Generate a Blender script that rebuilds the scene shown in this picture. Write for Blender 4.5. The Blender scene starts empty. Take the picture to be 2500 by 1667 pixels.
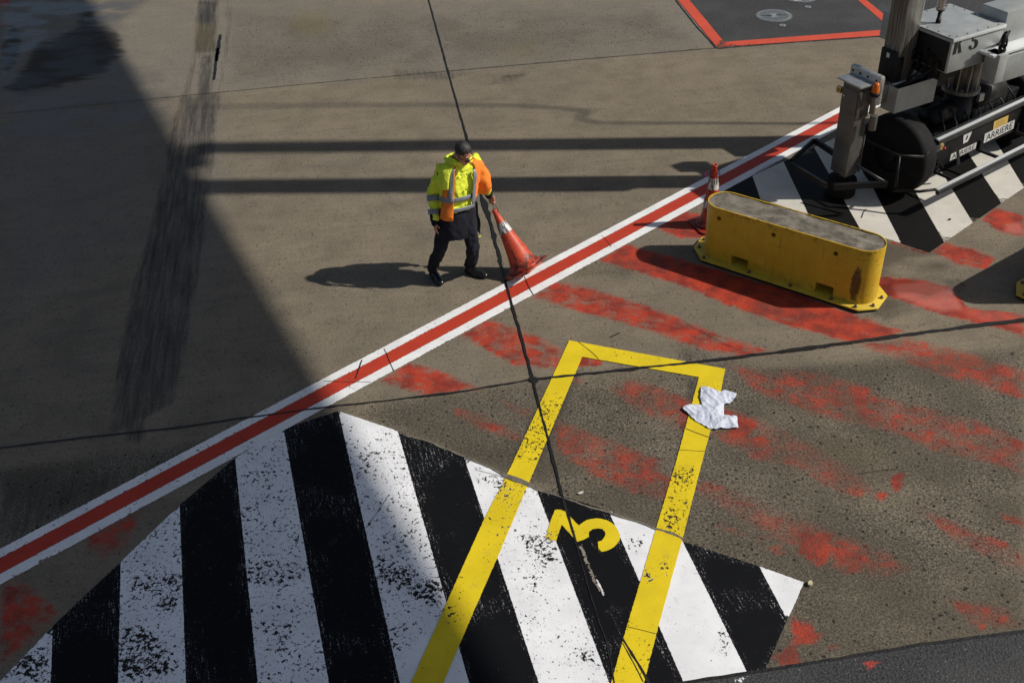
import bpy, bmesh, math, random
import numpy as np
from mathutils import Vector, Matrix, noise
R = math.radians
random.seed(7)
scene = bpy.context.scene
COL = scene.collection

# ------------------------------------------------------------------ camera
F_PX, PITCH, ROLL, H = 2618.06, 0.635938, -0.0445862, 6.6      # focal length in px of a 2500 px wide frame
CXP, CYP = 1250.0, 833.5
_f = Vector((0, math.cos(PITCH), -math.sin(PITCH))); _r = Vector((1, 0, 0)); _u = _r.cross(_f)
RIGHT = math.cos(ROLL)*_r + math.sin(ROLL)*_u
UP = -math.sin(ROLL)*_r + math.cos(ROLL)*_u
cam_d = bpy.data.cameras.new("camera"); cam = bpy.data.objects.new("camera", cam_d); COL.objects.link(cam)
cam_d.sensor_width = 36.0; cam_d.lens = 36.0*F_PX/2500.0
cam_d.clip_start = 0.1; cam_d.clip_end = 2000
M3 = Matrix((RIGHT, UP, -_f)).transposed()
cam.matrix_world = Matrix.Translation((0, 0, H)) @ M3.to_4x4()
scene.camera = cam

# ------------------------------------------------------------------ light
SUN_EL, SUN_AZ = R(42), R(-4.4)
sd = Vector((math.cos(SUN_EL)*math.cos(SUN_AZ), math.cos(SUN_EL)*math.sin(SUN_AZ), math.sin(SUN_EL)))
sun_d = bpy.data.lights.new("sun", 'SUN'); sun = bpy.data.objects.new("sun", sun_d); COL.objects.link(sun)
sun_d.energy = 4.0; sun_d.angle = R(0.85); sun_d.color = (1.0, 0.95, 0.87)
sun.rotation_euler = (-sd).to_track_quat('-Z', 'Y').to_euler(); sun.location = (30, -2, 30)
w = bpy.data.worlds.new("World"); scene.world = w; w.use_nodes = True
nt = w.node_tree
sky = nt.nodes.new('ShaderNodeTexSky'); sky.sky_type = 'NISHITA'; sky.sun_disc = False
sky.sun_elevation = SUN_EL; sky.sun_rotation = math.pi/2 - SUN_AZ; sky.dust_density = 1.8; sky.air_density = 1.0
nt.links.new(sky.outputs[0], nt.nodes['Background'].inputs[0]); nt.nodes['Background'].inputs[1].default_value = 0.060
scene.view_settings.view_transform = 'Standard'; scene.view_settings.look = 'None'
scene.view_settings.exposure = 0.0; scene.view_settings.gamma = 1.0

# ------------------------------------------------------------------ helpers
def g(u, v, h=0.0):
    """point of the place seen at photo pixel (u, v) whose height above the apron is h"""
    d = RIGHT*((u-CXP)/F_PX) - UP*((v-CYP)/F_PX) + _f
    t = (h-H)/d.z
    return Vector((d.x*t, d.y*t, h))
def onplane(u, v, p, n):
    d = RIGHT*((u-CXP)/F_PX) - UP*((v-CYP)/F_PX) + _f
    o = Vector((0, 0, H)); t = (p-o).dot(n)/d.dot(n)
    return o+d*t
def project(X, Y, Z=0.0):
    rel = np.stack([X, Y, Z-H+0*X], -1)
    a = rel@np.array(RIGHT); b = rel@np.array(UP); c = rel@np.array(_f)
    return a/c*F_PX+CXP, -b/c*F_PX+CYP
K = 2500/2352
def V(*pts): return [(a*K, b*K) for a, b in pts]
def zm(ox, oy, s, pts): return [(ox+a/s, oy+b/s) for a, b in pts]

OFF = {}
def tag(o, label=None, cat=None, group=None, kind=None):
    if label: o['label'] = label
    if cat: o['category'] = cat
    if group: o['group'] = group
    if kind: o['kind'] = kind
    return o
def empty(name, loc, label=None, cat=None, group=None):
    o = bpy.data.objects.new(name, None); COL.objects.link(o); o.location = loc; o.empty_display_size = .2
    OFF[o] = Vector(loc); return tag(o, label, cat, group)
def build(name, verts, faces, mat, parent=None, smooth=False, origin=None):
    off = OFF[parent].copy() if parent else (Vector(origin) if origin is not None else Vector((0, 0, 0)))
    me = bpy.data.meshes.new(name)
    me.from_pydata([tuple(Vector(v)-off) for v in verts], [], [tuple(f) for f in faces]); me.update()
    o = bpy.data.objects.new(name, me); COL.objects.link(o)
    if isinstance(mat, (list, tuple)):
        for m in mat: me.materials.append(m)
    else: me.materials.append(mat)
    if parent: o.parent = parent
    else: o.location = off
    OFF[o] = off
    if smooth:
        for p in me.polygons: p.use_smooth = True
    return o
def modapply(o):
    dg = bpy.context.evaluated_depsgraph_get(); dg.update()
    me = bpy.data.meshes.new_from_object(o.evaluated_get(dg)); old = o.data; o.modifiers.clear()
    o.data = me; me.name = old.name; bpy.data.meshes.remove(old); return o
def bevel(o, wd, seg=2, ang=35):
    m = o.modifiers.new("b", 'BEVEL'); m.width = wd; m.segments = seg; m.limit_method = 'ANGLE'; m.angle_limit = R(ang)
    for p in o.data.polygons: p.use_smooth = True
    modapply(o)
    try: o.data.set_sharp_from_angle(angle=R(35))
    except Exception: pass
    return o
class MB:
    def __init__(s): s.v = []; s.f = []
    def add(s, vs, fs):
        n = len(s.v); s.v += [Vector(q) for q in vs]; s.f += [tuple(i+n for i in f) for f in fs]; return s
    def box(s, c0, a, b, c):
        """corner + three edge vectors"""
        c0, a, b, c = map(Vector, (c0, a, b, c)); vs = [c0, c0+a, c0+a+b, c0+b, c0+c, c0+a+c, c0+a+b+c, c0+b+c]
        fs = [(0, 3, 2, 1), (4, 5, 6, 7), (0, 1, 5, 4), (1, 2, 6, 5), (2, 3, 7, 6), (3, 0, 4, 7)]
        if a.cross(b).dot(c) < 0: fs = [tuple(reversed(f)) for f in fs]
        return s.add(vs, fs)
    def tube(s, pts, rad, seg=12, cap=True, round_=False):
        pts = [Vector(p) for p in pts]; n = len(pts)
        if not hasattr(rad, '__len__'): rad = [rad]*n
        rad = list(rad)
        if round_:
            d0 = (pts[0]-pts[1]).normalized(); d1 = (pts[-1]-pts[-2]).normalized(); r0, r1 = rad[0], rad[-1]
            pre = [(pts[0]+d0*r0*math.sin(a), r0*math.cos(a)) for a in (R(80), R(60), R(35), R(15))]
            post = [(pts[-1]+d1*r1*math.sin(a), r1*math.cos(a)) for a in (R(15), R(35), R(60), R(80))]
            pts = [p for p, _ in pre]+pts+[p for p, _ in post]; rad = [q for _, q in pre]+rad+[q for _, q in post]; n = len(pts)
        t0 = (pts[1]-pts[0]).normalized(); a = Vector((0, 0, 1)) if abs(t0.z) < .9 else Vector((1, 0, 0))
        nx = t0.cross(a).normalized(); rings = []
        for i, p in enumerate(pts):
            t = (pts[min(i+1, n-1)]-pts[max(i-1, 0)]).normalized()
            nx = (nx-t*nx.dot(t)).normalized(); ny = t.cross(nx)
            rings.append([p+(nx*math.cos(q)+ny*math.sin(q))*rad[i] for q in [2*math.pi*j/seg for j in range(seg)]])
        vs = [q for r_ in rings for q in r_]
        fs = [(i*seg+j, i*seg+(j+1) % seg, (i+1)*seg+(j+1) % seg, (i+1)*seg+j) for i in range(n-1) for j in range(seg)]
        if cap: fs += [tuple(range(seg-1, -1, -1)), tuple((n-1)*seg+j for j in range(seg))]
        return s.add(vs, fs)
    def ball(s, c, rx, ry=None, rz=None, rot=None, nu=16, nv=10):
        ry = ry or rx; rz = rz or rx; rot = rot or Matrix.Identity(3); c = Vector(c); vs = [c+rot@Vector((0, 0, rz))]
        for i in range(1, nv):
            a = math.pi*i/nv
            for j in range(nu):
                b = 2*math.pi*j/nu; vs.append(c+rot@Vector((rx*math.sin(a)*math.cos(b), ry*math.sin(a)*math.sin(b), rz*math.cos(a))))
        vs.append(c-rot@Vector((0, 0, rz))); fs = [(0, 1+j, 1+(j+1) % nu) for j in range(nu)]
        for i in range(nv-2):
            for j in range(nu): fs.append((1+i*nu+j, 1+(i+1)*nu+j, 1+(i+1)*nu+(j+1) % nu, 1+i*nu+(j+1) % nu))
        L = 1+(nv-1)*nu; fs += [(L, 1+(nv-2)*nu+(j+1) % nu, 1+(nv-2)*nu+j) for j in range(nu)]
        return s.add(vs, fs)
    def prism(s, poly, z0, z1):
        n = len(poly); vs = [Vector((p[0], p[1], z0)) for p in poly]+[Vector((p[0], p[1], z1)) for p in poly]
        return s.add(vs, [tuple(range(n-1, -1, -1)), tuple(range(n, 2*n))]+[(i, (i+1) % n, n+(i+1) % n, n+i) for i in range(n)])
    def build(s, name, mat, parent=None, smooth=False, bev=0, **k):
        o = build(name, s.v, s.f, mat, parent, smooth, **k)
        if bev: bevel(o, bev)
        return o

# ------------------------------------------------------------------ materials
class NT:
    def __init__(s, name):
        s.m = bpy.data.materials.new(name); s.m.use_nodes = True; s.t = s.m.node_tree; s.n = s.t.nodes
        s.b = s.n['Principled BSDF']; s.out = s.n['Material Output']; s.c = s.n.new('ShaderNodeTexCoord').outputs['Object']
    def link(s, a, b): s.t.links.new(a, b)
    def put(s, sock, x):
        if isinstance(x, bpy.types.NodeSocket): s.link(x, sock)
        elif isinstance(x, (tuple, list)) and len(x) == 3 and len(sock.default_value) == 4: sock.default_value = (*x, 1)
        else: sock.default_value = x
    def mp(s, scale=(1, 1, 1), rot=(0, 0, 0), src=None):
        if any(rot):   # turn first, then stretch, so the grain runs along the turned axis
            q = s.n.new('ShaderNodeMapping'); s.link(src or s.c, q.inputs[0]); q.inputs['Rotation'].default_value = rot; src = q.outputs[0]; rot = (0, 0, 0)
        m = s.n.new('ShaderNodeMapping'); s.link(src or s.c, m.inputs[0]); m.inputs['Scale'].default_value = scale; m.inputs['Rotation'].default_value = rot
        return m.outputs[0]
    def noise(s, scale, detail=4, rough=.55, vec=None, dist=0):
        q = s.n.new('ShaderNodeTexNoise'); s.link(vec or s.c, q.inputs['Vector'])
        q.inputs['Scale'].default_value = scale; q.inputs['Detail'].default_value = detail; q.inputs['Roughness'].default_value = rough; q.inputs['Distortion'].default_value = dist
        return q.outputs[0]
    def voro(s, scale, vec=None, feat='F1', rand=1):
        q = s.n.new('ShaderNodeTexVoronoi'); q.feature = feat; s.link(vec or s.c, q.inputs['Vector']); q.inputs['Scale'].default_value = scale
        q.inputs['Randomness'].default_value = rand
        return q.outputs[0]
    def ramp(s, x, a, b, c=0., d=1.):
        q = s.n.new('ShaderNodeMapRange'); q.interpolation_type = 'SMOOTHSTEP'; s.put(q.inputs[0], x)
        for i, val in zip((1, 2, 3, 4), (a, b, c, d)): s.put(q.inputs[i], val)
        return q.outputs[0]
    def math(s, op, a, b=0., clamp=False):
        q = s.n.new('ShaderNodeMath'); q.operation = op; q.use_clamp = clamp; s.put(q.inputs[0], a); s.put(q.inputs[1], b); return q.outputs[0]
    def mix(s, f, a, b, mode='MIX'):
        q = s.n.new('ShaderNodeMix'); q.data_type = 'RGBA'; q.blend_type = mode; s.put(q.inputs[0], f); s.put(q.inputs[6], a); s.put(q.inputs[7], b); return q.outputs[2]
    def attr(s, name):
        q = s.n.new('ShaderNodeAttribute'); q.attribute_name = name; return q.outputs['Fac']
    def sep(s, v=None):
        q = s.n.new('ShaderNodeSeparateXYZ'); s.link(v or s.c, q.inputs[0]); return q.outputs
    def bump(s, h, strength, dist=.01, normal=None):
        q = s.n.new('ShaderNodeBump'); s.put(q.inputs['Height'], h); q.inputs['Strength'].default_value = strength; q.inputs['Distance'].default_value = dist
        if normal: s.link(normal, q.inputs['Normal'])
        return q.outputs[0]
    def set(s, **k):
        for a, x in k.items(): s.put(s.b.inputs[{'color': 'Base Color', 'rough': 'Roughness', 'metal': 'Metallic', 'normal': 'Normal', 'alpha': 'Alpha', 'spec': 'Specular IOR Level', 'coat': 'Coat Weight', 'sheen': 'Sheen Weight'}[a]], x)
        return s.m

def m_plain(name, col, rough=.6, metal=0., var=.15, scale=20, bumps=.0, dirt=None, dirt_amt=.5, spec=.5):
    t = NT(name); n = t.noise(scale, 5); c = t.mix(t.ramp(n, .3, .7), tuple(x*(1-var) for x in col), tuple(min(1, x*(1+var)) for x in col))
    if dirt:
        d = t.math('MULTIPLY', t.ramp(t.noise(scale*.4, 8, .7), .5, .68), dirt_amt); c = t.mix(d, c, dirt)
    t.set(color=c, rough=t.ramp(n, .2, .8, max(.03, rough-.08), min(1, rough+.08)), metal=metal, spec=spec)
    if bumps: t.set(normal=t.bump(t.noise(scale*3, 5), bumps, .005))
    return t.m

M = {}
def mats():
    M['alu'] = m_plain('brushed_aluminium', (.50, .51, .50), .38, .75, .12, 9, .05, (.16, .14, .12), .5)
    t = NT('galvanised_steel'); vz = t.mp((60, 60, 2.5)); n = t.noise(1.0, 6, .6, vz); n2 = t.noise(5, 5)
    c = t.mix(t.ramp(n, .35, .7), (.085, .080, .073), (.28, .268, .243)); c = t.mix(t.ramp(n2, .5, .75, 0, .45), c, (.13, .105, .08))
    t.set(color=c, rough=t.ramp(n, .3, .7, .36, .52), metal=.35); M['galv'] = t.m
    t = NT('painted_grey_steel'); n = t.noise(6, 6); c = t.mix(t.ramp(n, .3, .7), (.34, .36, .36), (.42, .44, .435))
    c = t.mix(t.ramp(t.noise(25, 6, .7), .6, .75, 0, .3), c, (.2, .19, .17)); t.set(color=c, rough=.42, metal=.25, normal=t.bump(t.noise(90, 2), .05, .003)); M['box'] = t.m
    M['poststeel'] = m_plain('dull_stainless_steel', (.125, .120, .110), .38, .3, .14, 5, .03, (.07, .055, .04), .5)
    M['shinyrim'] = m_plain('polished_edge_trim', (.66, .68, .68), .42, .15, .05, 20)
    M['black'] = m_plain('black_painted_steel', (.0065, .0068, .0075), .5, 0., .4, 12, .05, (.02, .018, .016), .4, .3)
    M['rubber'] = m_plain('black_rubber', (.0075, .0075, .008), .8, 0., .3, 14, .12, (.018, .017, .016), .5, .25)
    M['cable'] = m_plain('black_cable', (.006, .006, .0065), .5, spec=.3)
    M['darkrail'] = m_plain('dark_rubber_rail', (.030, .033, .037), .4, 0, .2, 10)
    M['silver'] = m_plain('bright_chrome', (.6, .58, .6), .2, .9, .06, 8)
    M['white_sign'] = m_plain('white_sign_plate', (.62, .62, .6), .5, 0, .06, 20, 0, (.3, .29, .27), .3)
    M['sign_text'] = m_plain('black_sign_lettering', (.012, .012, .012), .5)
    M['yellow_label'] = m_plain('yellow_label', (.62, .42, .10), .5, 0, .06, 30)
    M['brass'] = m_plain('brass_switch', (.62, .45, .16), .3, .7, .2, 20)
    M['lamp_amber'] = m_plain('amber_lens', (.62, .13, .01), .22, 0, .15, 20)
    M['lamp_red'] = m_plain('red_button', (.5, .03, .02), .3)
    M['tunnel'] = m_plain('tunnel_cladding', (.45, .46, .47), .5, .1, .08, 2)
    # yellow steel of the barriers
    t = NT('yellow_barrier_paint'); n = t.noise(4, 6); c = t.mix(t.ramp(n, .3, .75), (.60, .375, .018), (.70, .455, .03))
    st = t.ramp(t.noise(1., 6, .6, t.mp((40, 40, 3))), .56, .74, 0, .5); c = t.mix(st, c, (.26, .15, .02))
    sc = t.ramp(t.noise(1., 7, .62, t.mp((7, 7, 60))), .66, .70, 0, .8); c = t.mix(sc, c, (.07, .045, .02))
    gr = t.ramp(t.noise(26, 6, .7), .66, .72, 0, .75); c = t.mix(gr, c, (.05, .04, .03))
    xyz = t.sep(); ex = t.math('DIVIDE', t.math('SUBTRACT', xyz[0], .83), .055); ez = t.math('DIVIDE', t.math('SUBTRACT', xyz[2], .28), .23)
    el = t.math('ADD', t.math('MULTIPLY', ex, ex), t.math('MULTIPLY', ez, ez)); el = t.math('ADD', el, t.math('MULTIPLY', t.math('SUBTRACT', t.noise(26, 6, .75), .5), 2.6))
    front = t.ramp(xyz[1], -.05, -.10)
    c = t.mix(t.math('MULTIPLY', t.ramp(el, 1.15, .55, 0, .85), front), c, t.mix(t.ramp(t.noise(18, 4), .4, .6), (.010, .009, .008), (.060, .047, .028)))
    c = t.mix(t.math('MULTIPLY', t.ramp(xyz[2], .20, .05, 0, .55), t.ramp(t.noise(11, 6, .7), .4, .65)), c, (.13, .085, .02))
    c = t.mix(t.math('MULTIPLY', t.ramp(xyz[2], .60, .69, 0, .7), t.ramp(t.noise(17, 6, .75), .52, .62)), c, (.10, .07, .02))
    lsc = t.ramp(t.noise(1., 4, .5, t.mp((2.2, 2.2, 34), (0, R(4), 0)), 1.5), .705, .715, 0, .7); c = t.mix(lsc, c, (.09, .06, .02))
    ends = t.ramp(t.math('ABSOLUTE', xyz[0]), .72, .95); c = t.mix(t.math('MULTIPLY', ends, t.ramp(t.noise(1., 6, .75, t.mp((14, 14, 40))), .60, .64, 0, .9)), c, (.035, .03, .02))
    t.set(color=c, rough=t.ramp(n, .3, .7, .36, .5), normal=t.bump(t.noise(9, 3), .08, .01)); M['yellow'] = t.m
    t = NT('yellow_flange_paint'); n = t.noise(8, 6); c = t.mix(t.ramp(n, .3, .75), (.58, .40, .03), (.72, .52, .05)); c = t.mix(t.ramp(t.noise(30, 6, .7), .62, .7, 0, .8), c, (.06, .05, .03))
    t.set(color=c, rough=.45); M['yellow_plate'] = t.m
    t = NT('barrier_concrete_fill'); n = t.noise(7, 8, .65); n2 = t.noise(70, 4, .7); c = t.mix(t.ramp(n, .3, .7), (.085, .074, .058), (.235, .205, .16))
    c = t.mix(t.ramp(n2, .55, .7, 0, .6), c, (.055, .048, .04)); c = t.mix(t.ramp(t.noise(1., 6, .65, t.mp((2.5, 9, 1))), .55, .75, 0, .6), c, (.42, .38, .32)); c = t.mix(t.ramp(t.noise(8, 6, .7), .56, .66, 0, .7), c, (.07, .06, .045)); t.set(color=c, rough=.92, normal=t.bump(t.math('ADD', n, n2), .5, .012)); M['conc'] = t.m
    M['bolt'] = m_plain('weathered_bolt', (.20, .17, .13), .5, .6, .3, 60)
    # cones
    def cone_mat(name, base, low, white_bands, z_dirt):
        t = NT(name); n = t.noise(9, 6, .65); c = t.mix(t.ramp(n, .3, .7), low, base)
        z = t.sep()[2]
        d = t.math('ADD', t.noise(12, 7, .7), t.ramp(z, z_dirt, 0.02, -.05, .10)); c = t.mix(t.ramp(d, .53, .64, 0, .85), c, (.05, .018, .012)); c = t.mix(t.ramp(t.noise(5, 5, .6), .5, .7, 0, .5), c, (.30, .03, .015))
        c = t.mix(t.ramp(t.noise(16, 6, .7), .665, .69, 0, .85), c, (.60, .46, .40))
        t.set(color=c, rough=.5, normal=t.bump(n, .15, .01)); return t.m
    M['cone'] = cone_mat('faded_red_orange_rubber', (.62, .085, .030), (.46, .045, .02), [], .35)
    M['cone2'] = cone_mat('dark_red_rubber', (.50, .035, .015), (.33, .022, .012), [], .5)
    t = NT('worn_reflective_sleeve'); n = t.noise(1., 6, .6, t.mp((60, 60, 5))); c = t.mix(t.ramp(n, .47, .56), (.62, .60, .58), (.10, .10, .11)); t.set(color=c, rough=.4); M['sleeve'] = t.m
    M['rope'] = m_plain('dirty_cord', (.10, .085, .07), .85)
    # cloth / man
    def cloth(name, col, var=.12, rough=.85, bmp=.35, sc=14, sheen=0.):
        t = NT(name); n = t.noise(sc, 4, .5, None, .6); c = t.mix(t.ramp(n, .3, .7), tuple(x*(1-var) for x in col), tuple(min(1, x*(1+var)) for x in col))
        t.set(color=c, rough=rough, sheen=sheen, normal=t.bump(n, bmp, .03)); return t.m
    M['hiviz'] = cloth('fluorescent_yellow_cloth', (.80, .90, .055), .05)
    M['orange'] = cloth('fluorescent_orange_cloth', (.90, .23, .02), .1)
    M['navy'] = cloth('navy_cloth', (.0035, .0048, .012), .35, .9)
    M['navy2'] = cloth('dark_lining_cloth', (.022, .027, .042), .2, .7)
    M['reflect'] = m_plain('grey_reflective_tape', (.22, .245, .285), .45, .2, .14, 18, .2)
    M['skin'] = m_plain('skin', (.50, .24, .155), .5, 0, .12, 25, .05)
    t = NT('greying_dark_hair'); n = t.noise(1., 5, .6, t.mp((260, 30, 80))); c = t.mix(t.ramp(n, .50, .70), (.013, .010, .009), (.13, .115, .11)); t.set(color=c, rough=.5, normal=t.bump(n, .5, .01)); M['hair'] = t.m
    M['shoe'] = m_plain('black_shoe_leather', (.012, .012, .013), .28, 0, .2, 20)
    M['glasses'] = m_plain('black_plastic', (.012, .010, .012), .2)
    t = NT('white_cotton_rag'); n = t.noise(12, 5); t.set(color=t.mix(t.ramp(n, .3, .7), (.54, .58, .69), (.68, .71, .80)), rough=.9, normal=t.bump(t.noise(9, 3, .5, None, 1.0), .35, .02)); M['rag'] = t.m
    M['iron'] = m_plain('worn_cast_iron', (.27, .30, .31), .5, .25, .18, 40, .2, (.12, .12, .12), .4)
    M['iron_dark'] = m_plain('manhole_groove', (.03, .032, .035), .8)
    M['iron_ring'] = m_plain('manhole_ring', (.15, .16, .165), .7, .1, .2, 40)
    # tar joints
    t = NT('tar_joint'); n = t.noise(60, 4); t.set(color=t.mix(n, (.004, .004, .0045), (.013, .012, .011)), rough=t.ramp(n, .3, .7, .35, .7), normal=t.bump(n, .5, .01)); M['tar'] = t.m
mats()

# ---------------- ground shader (all in real metres, object space = world space)
def ground_material():
    t = NT('stained_concrete')
    big = t.noise(.35, 5, .6); mid = t.noise(2.2, 6, .6); fine = t.noise(38, 5, .68); grain = t.noise(95, 3, .7)
    warm = t.attr('warm'); coarse = t.attr('coarse'); dark = t.attr('dark'); red = t.attr('red'); wet = t.attr('wet'); pink = t.attr('pink')
    c = t.mix(t.ramp(big, .3, .7), (.182, .155, .113), (.245, .204, .142))
    c = t.mix(t.ramp(mid, .35, .7, 0, .6), c, (.100, .084, .061)); c = t.mix(t.ramp(t.noise(.8, 5, .6), .52, .72, 0, .5), c, (.26, .228, .178))
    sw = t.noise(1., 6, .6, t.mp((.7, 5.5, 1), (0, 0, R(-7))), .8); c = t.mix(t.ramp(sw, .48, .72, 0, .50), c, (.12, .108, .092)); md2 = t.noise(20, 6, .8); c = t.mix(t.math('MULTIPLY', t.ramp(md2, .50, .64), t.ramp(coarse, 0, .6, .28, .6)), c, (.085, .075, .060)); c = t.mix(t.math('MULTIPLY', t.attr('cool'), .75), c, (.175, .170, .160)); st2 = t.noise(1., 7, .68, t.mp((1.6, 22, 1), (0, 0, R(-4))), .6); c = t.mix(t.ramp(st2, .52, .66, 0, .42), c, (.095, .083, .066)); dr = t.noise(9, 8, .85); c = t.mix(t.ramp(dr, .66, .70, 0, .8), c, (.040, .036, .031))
    c = t.mix(t.math('MULTIPLY', t.ramp(fine, .47, .62), t.ramp(coarse, 0, .5, .40, .75)), c, (.072, .063, .050)); c = t.mix(t.math('MULTIPLY', t.ramp(t.noise(46, 4, .85), .50, .62), t.ramp(coarse, 0, .5, .38, .6)), c, (.33, .29, .225)); g3 = t.noise(120, 2, .8); c = t.mix(t.ramp(g3, .48, .62, 0, .45), c, (.08, .07, .055)); c = t.mix(t.ramp(t.noise(105, 2, .8), .50, .64, 0, .4), c, (.36, .32, .26))
    # exposed aggregate: dark pits, pale grit
    pit = t.voro(34, t.mp((1, 1, 1)), 'F1'); gate = t.noise(5, 4, .6)
    pm = t.math('MULTIPLY', t.ramp(t.math('ADD', pit, t.math('MULTIPLY', fine, .5)), .62, .36), t.ramp(t.math('ADD', gate, t.math('MULTIPLY', coarse, .42)), .44, .78, .12, 1))
    c = t.mix(t.math('MULTIPLY', pm, .92), c, (.026, .025, .022))
    pm2 = t.ramp(t.noise(16, 7, .8), .645, .69); c = t.mix(t.math('MULTIPLY', pm2, t.ramp(coarse, 0, 1, .25, .9)), c, (.025, .024, .022))
    c = t.mix(t.math('MULTIPLY', t.ramp(t.noise(58, 2, .5), .735, .76), .7), c, (.5, .49, .46))
    cz = t.math('ADD', t.noise(42, 6, .85), t.math('MULTIPLY', t.math('SUBTRACT', t.noise(1.3, 4), .5), .22)); c = t.mix(t.math('MULTIPLY', t.ramp(coarse, 0, .8), t.ramp(cz, .46, .54, 0, .95)), c, (.032, .028, .022)); c = t.mix(t.math('MULTIPLY', t.ramp(coarse, 0, .8), t.ramp(t.noise(70, 3, .7), .56, .62, 0, .5)), c, (.30, .27, .21)); vz3 = t.voro(24, None); c = t.mix(t.math('MULTIPLY', t.ramp(t.math('ADD', vz3, t.math('MULTIPLY', t.math('SUBTRACT', t.noise(50, 3), .5), .3)), .20, .14), t.ramp(coarse, 0, .6, .22, .9)), c, (.020, .018, .015)); bz = t.noise(.9, 5, .6); c = t.mix(t.math('MULTIPLY', t.ramp(coarse, 0, .6), t.ramp(bz, .40, .60, 0, .5)), c, (.066, .056, .039)); vz2 = t.voro(11, None); c = t.mix(t.math('MULTIPLY', t.ramp(t.math('ADD', vz2, t.math('MULTIPLY', t.math('SUBTRACT', t.noise(30, 4), .5), .25)), .175, .13), t.ramp(coarse, 0, .5, .42, .95)), c, (.016, .015, .013))
    # rubber and oil
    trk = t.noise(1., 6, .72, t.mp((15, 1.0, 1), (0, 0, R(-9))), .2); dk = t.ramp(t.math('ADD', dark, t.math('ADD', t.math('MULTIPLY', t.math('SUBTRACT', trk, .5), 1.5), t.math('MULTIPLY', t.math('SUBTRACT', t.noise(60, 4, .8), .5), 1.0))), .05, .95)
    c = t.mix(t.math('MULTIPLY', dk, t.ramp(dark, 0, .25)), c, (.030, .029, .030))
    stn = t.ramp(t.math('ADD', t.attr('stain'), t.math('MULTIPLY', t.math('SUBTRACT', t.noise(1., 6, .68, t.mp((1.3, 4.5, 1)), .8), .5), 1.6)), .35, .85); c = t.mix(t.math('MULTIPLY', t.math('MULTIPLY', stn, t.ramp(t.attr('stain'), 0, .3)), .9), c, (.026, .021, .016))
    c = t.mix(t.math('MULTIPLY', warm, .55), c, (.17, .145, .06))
    # worn red paint
    hf = t.noise(46, 5, .8); lf = t.noise(6.5, 7, .66, None, .4)
    streak = t.noise(1., 6, .7, t.mp((2.0, 15, 1), (0, 0, R(27))), .4)
    rn = t.math('ADD', t.math('MULTIPLY', lf, .42), t.math('ADD', t.math('MULTIPLY', hf, .33), t.math('MULTIPLY', streak, .25)))
    thr = t.math('SUBTRACT', .665, t.math('MULTIPLY', red, .275))
    rm = t.ramp(t.math('SUBTRACT', rn, thr), -.05, .07, 0, .95)
    rough_top = t.math('MULTIPLY', t.ramp(coarse, 0, .7), t.ramp(cz, .46, .56, 0, .65))
    wash = t.math('MULTIPLY', t.math('MULTIPLY', t.ramp(red, .02, .80, 0, .70), t.ramp(hf, .62, .42, .30, 1.0)), t.ramp(lf, .40, .58, .45, 1.0))
    rm = t.math('MAXIMUM', rm, wash)
    rm = t.math('MULTIPLY', rm, t.ramp(red, .01, .35)); rm = t.math('MULTIPLY', rm, t.ramp(pm2, 0, 1, 1, .3)); rm = t.math('MULTIPLY', rm, t.ramp(t.noise(30, 5, .8), .56, .66, 1, .35)); rm = t.math('MULTIPLY', rm, t.math('SUBTRACT', 1, rough_top))
    rc = t.mix(t.ramp(t.noise(5, 6), .35, .65), (.22, .014, .006), (.48, .034, .008)); rc = t.mix(t.ramp(t.noise(2.0, 5), .5, .7, 0, .5), rc, (.14, .024, .016)); rc = t.mix(t.ramp(grain, .55, .75, 0, .5), rc, (.20, .045, .022))
    rc = t.mix(pink, rc, (.52, .13, .10))  # paler pink painted in as sky glare on the wet red paint
    c = t.mix(1.0, c, (1.02, .99, .945), 'MULTIPLY'); c = t.mix(t.math('MULTIPLY', rm, .97), c, rc)
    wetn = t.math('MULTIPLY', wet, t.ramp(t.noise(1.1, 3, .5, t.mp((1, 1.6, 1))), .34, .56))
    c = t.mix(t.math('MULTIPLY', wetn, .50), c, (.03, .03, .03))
    h = t.math('ADD', t.math('MULTIPLY', fine, .6), t.math('ADD', t.math('MULTIPLY', grain, .3), t.math('MULTIPLY', pm, -.6)))
    bs = t.bump(h, .45, .012); t.put(bs.node.inputs['Strength'], t.ramp(wetn, 0, .8, .45, .03))
    rough = t.math('SUBTRACT', .88, t.math('MULTIPLY', wetn, .80)); rough = t.math('SUBTRACT', rough, t.math('MULTIPLY', rm, .16))
    t.set(color=c, rough=rough, normal=bs, spec=.35)
    return t.m
M['ground'] = ground_material()

def asphalt_material():
    t = NT('dark_asphalt'); n = t.noise(45, 5, .75); v = t.voro(60); c = t.mix(t.ramp(n, .35, .65), (.014, .0145, .016), (.060, .061, .064))
    c = t.mix(t.ramp(t.noise(62, 2, .5), .69, .72, 0, .8), c, (.34, .34, .34)); c = t.mix(t.ramp(t.noise(1.2, 4), .4, .7, 0, .4), c, (.085, .082, .078))
    red = t.attr('red'); rm = t.math('MULTIPLY', t.ramp(t.math('ADD', t.noise(9, 7, .7), t.math('MULTIPLY', red, .3)), .68, .76), t.ramp(red, .05, .3)); c = t.mix(t.math('MULTIPLY', rm, .75), c, (.4, .05, .03))
    t.set(color=c, rough=.85, normal=t.bump(t.math('ADD', n, v), .55, .012), spec=.4); return t.m
M['asphalt'] = asphalt_material()

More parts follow.
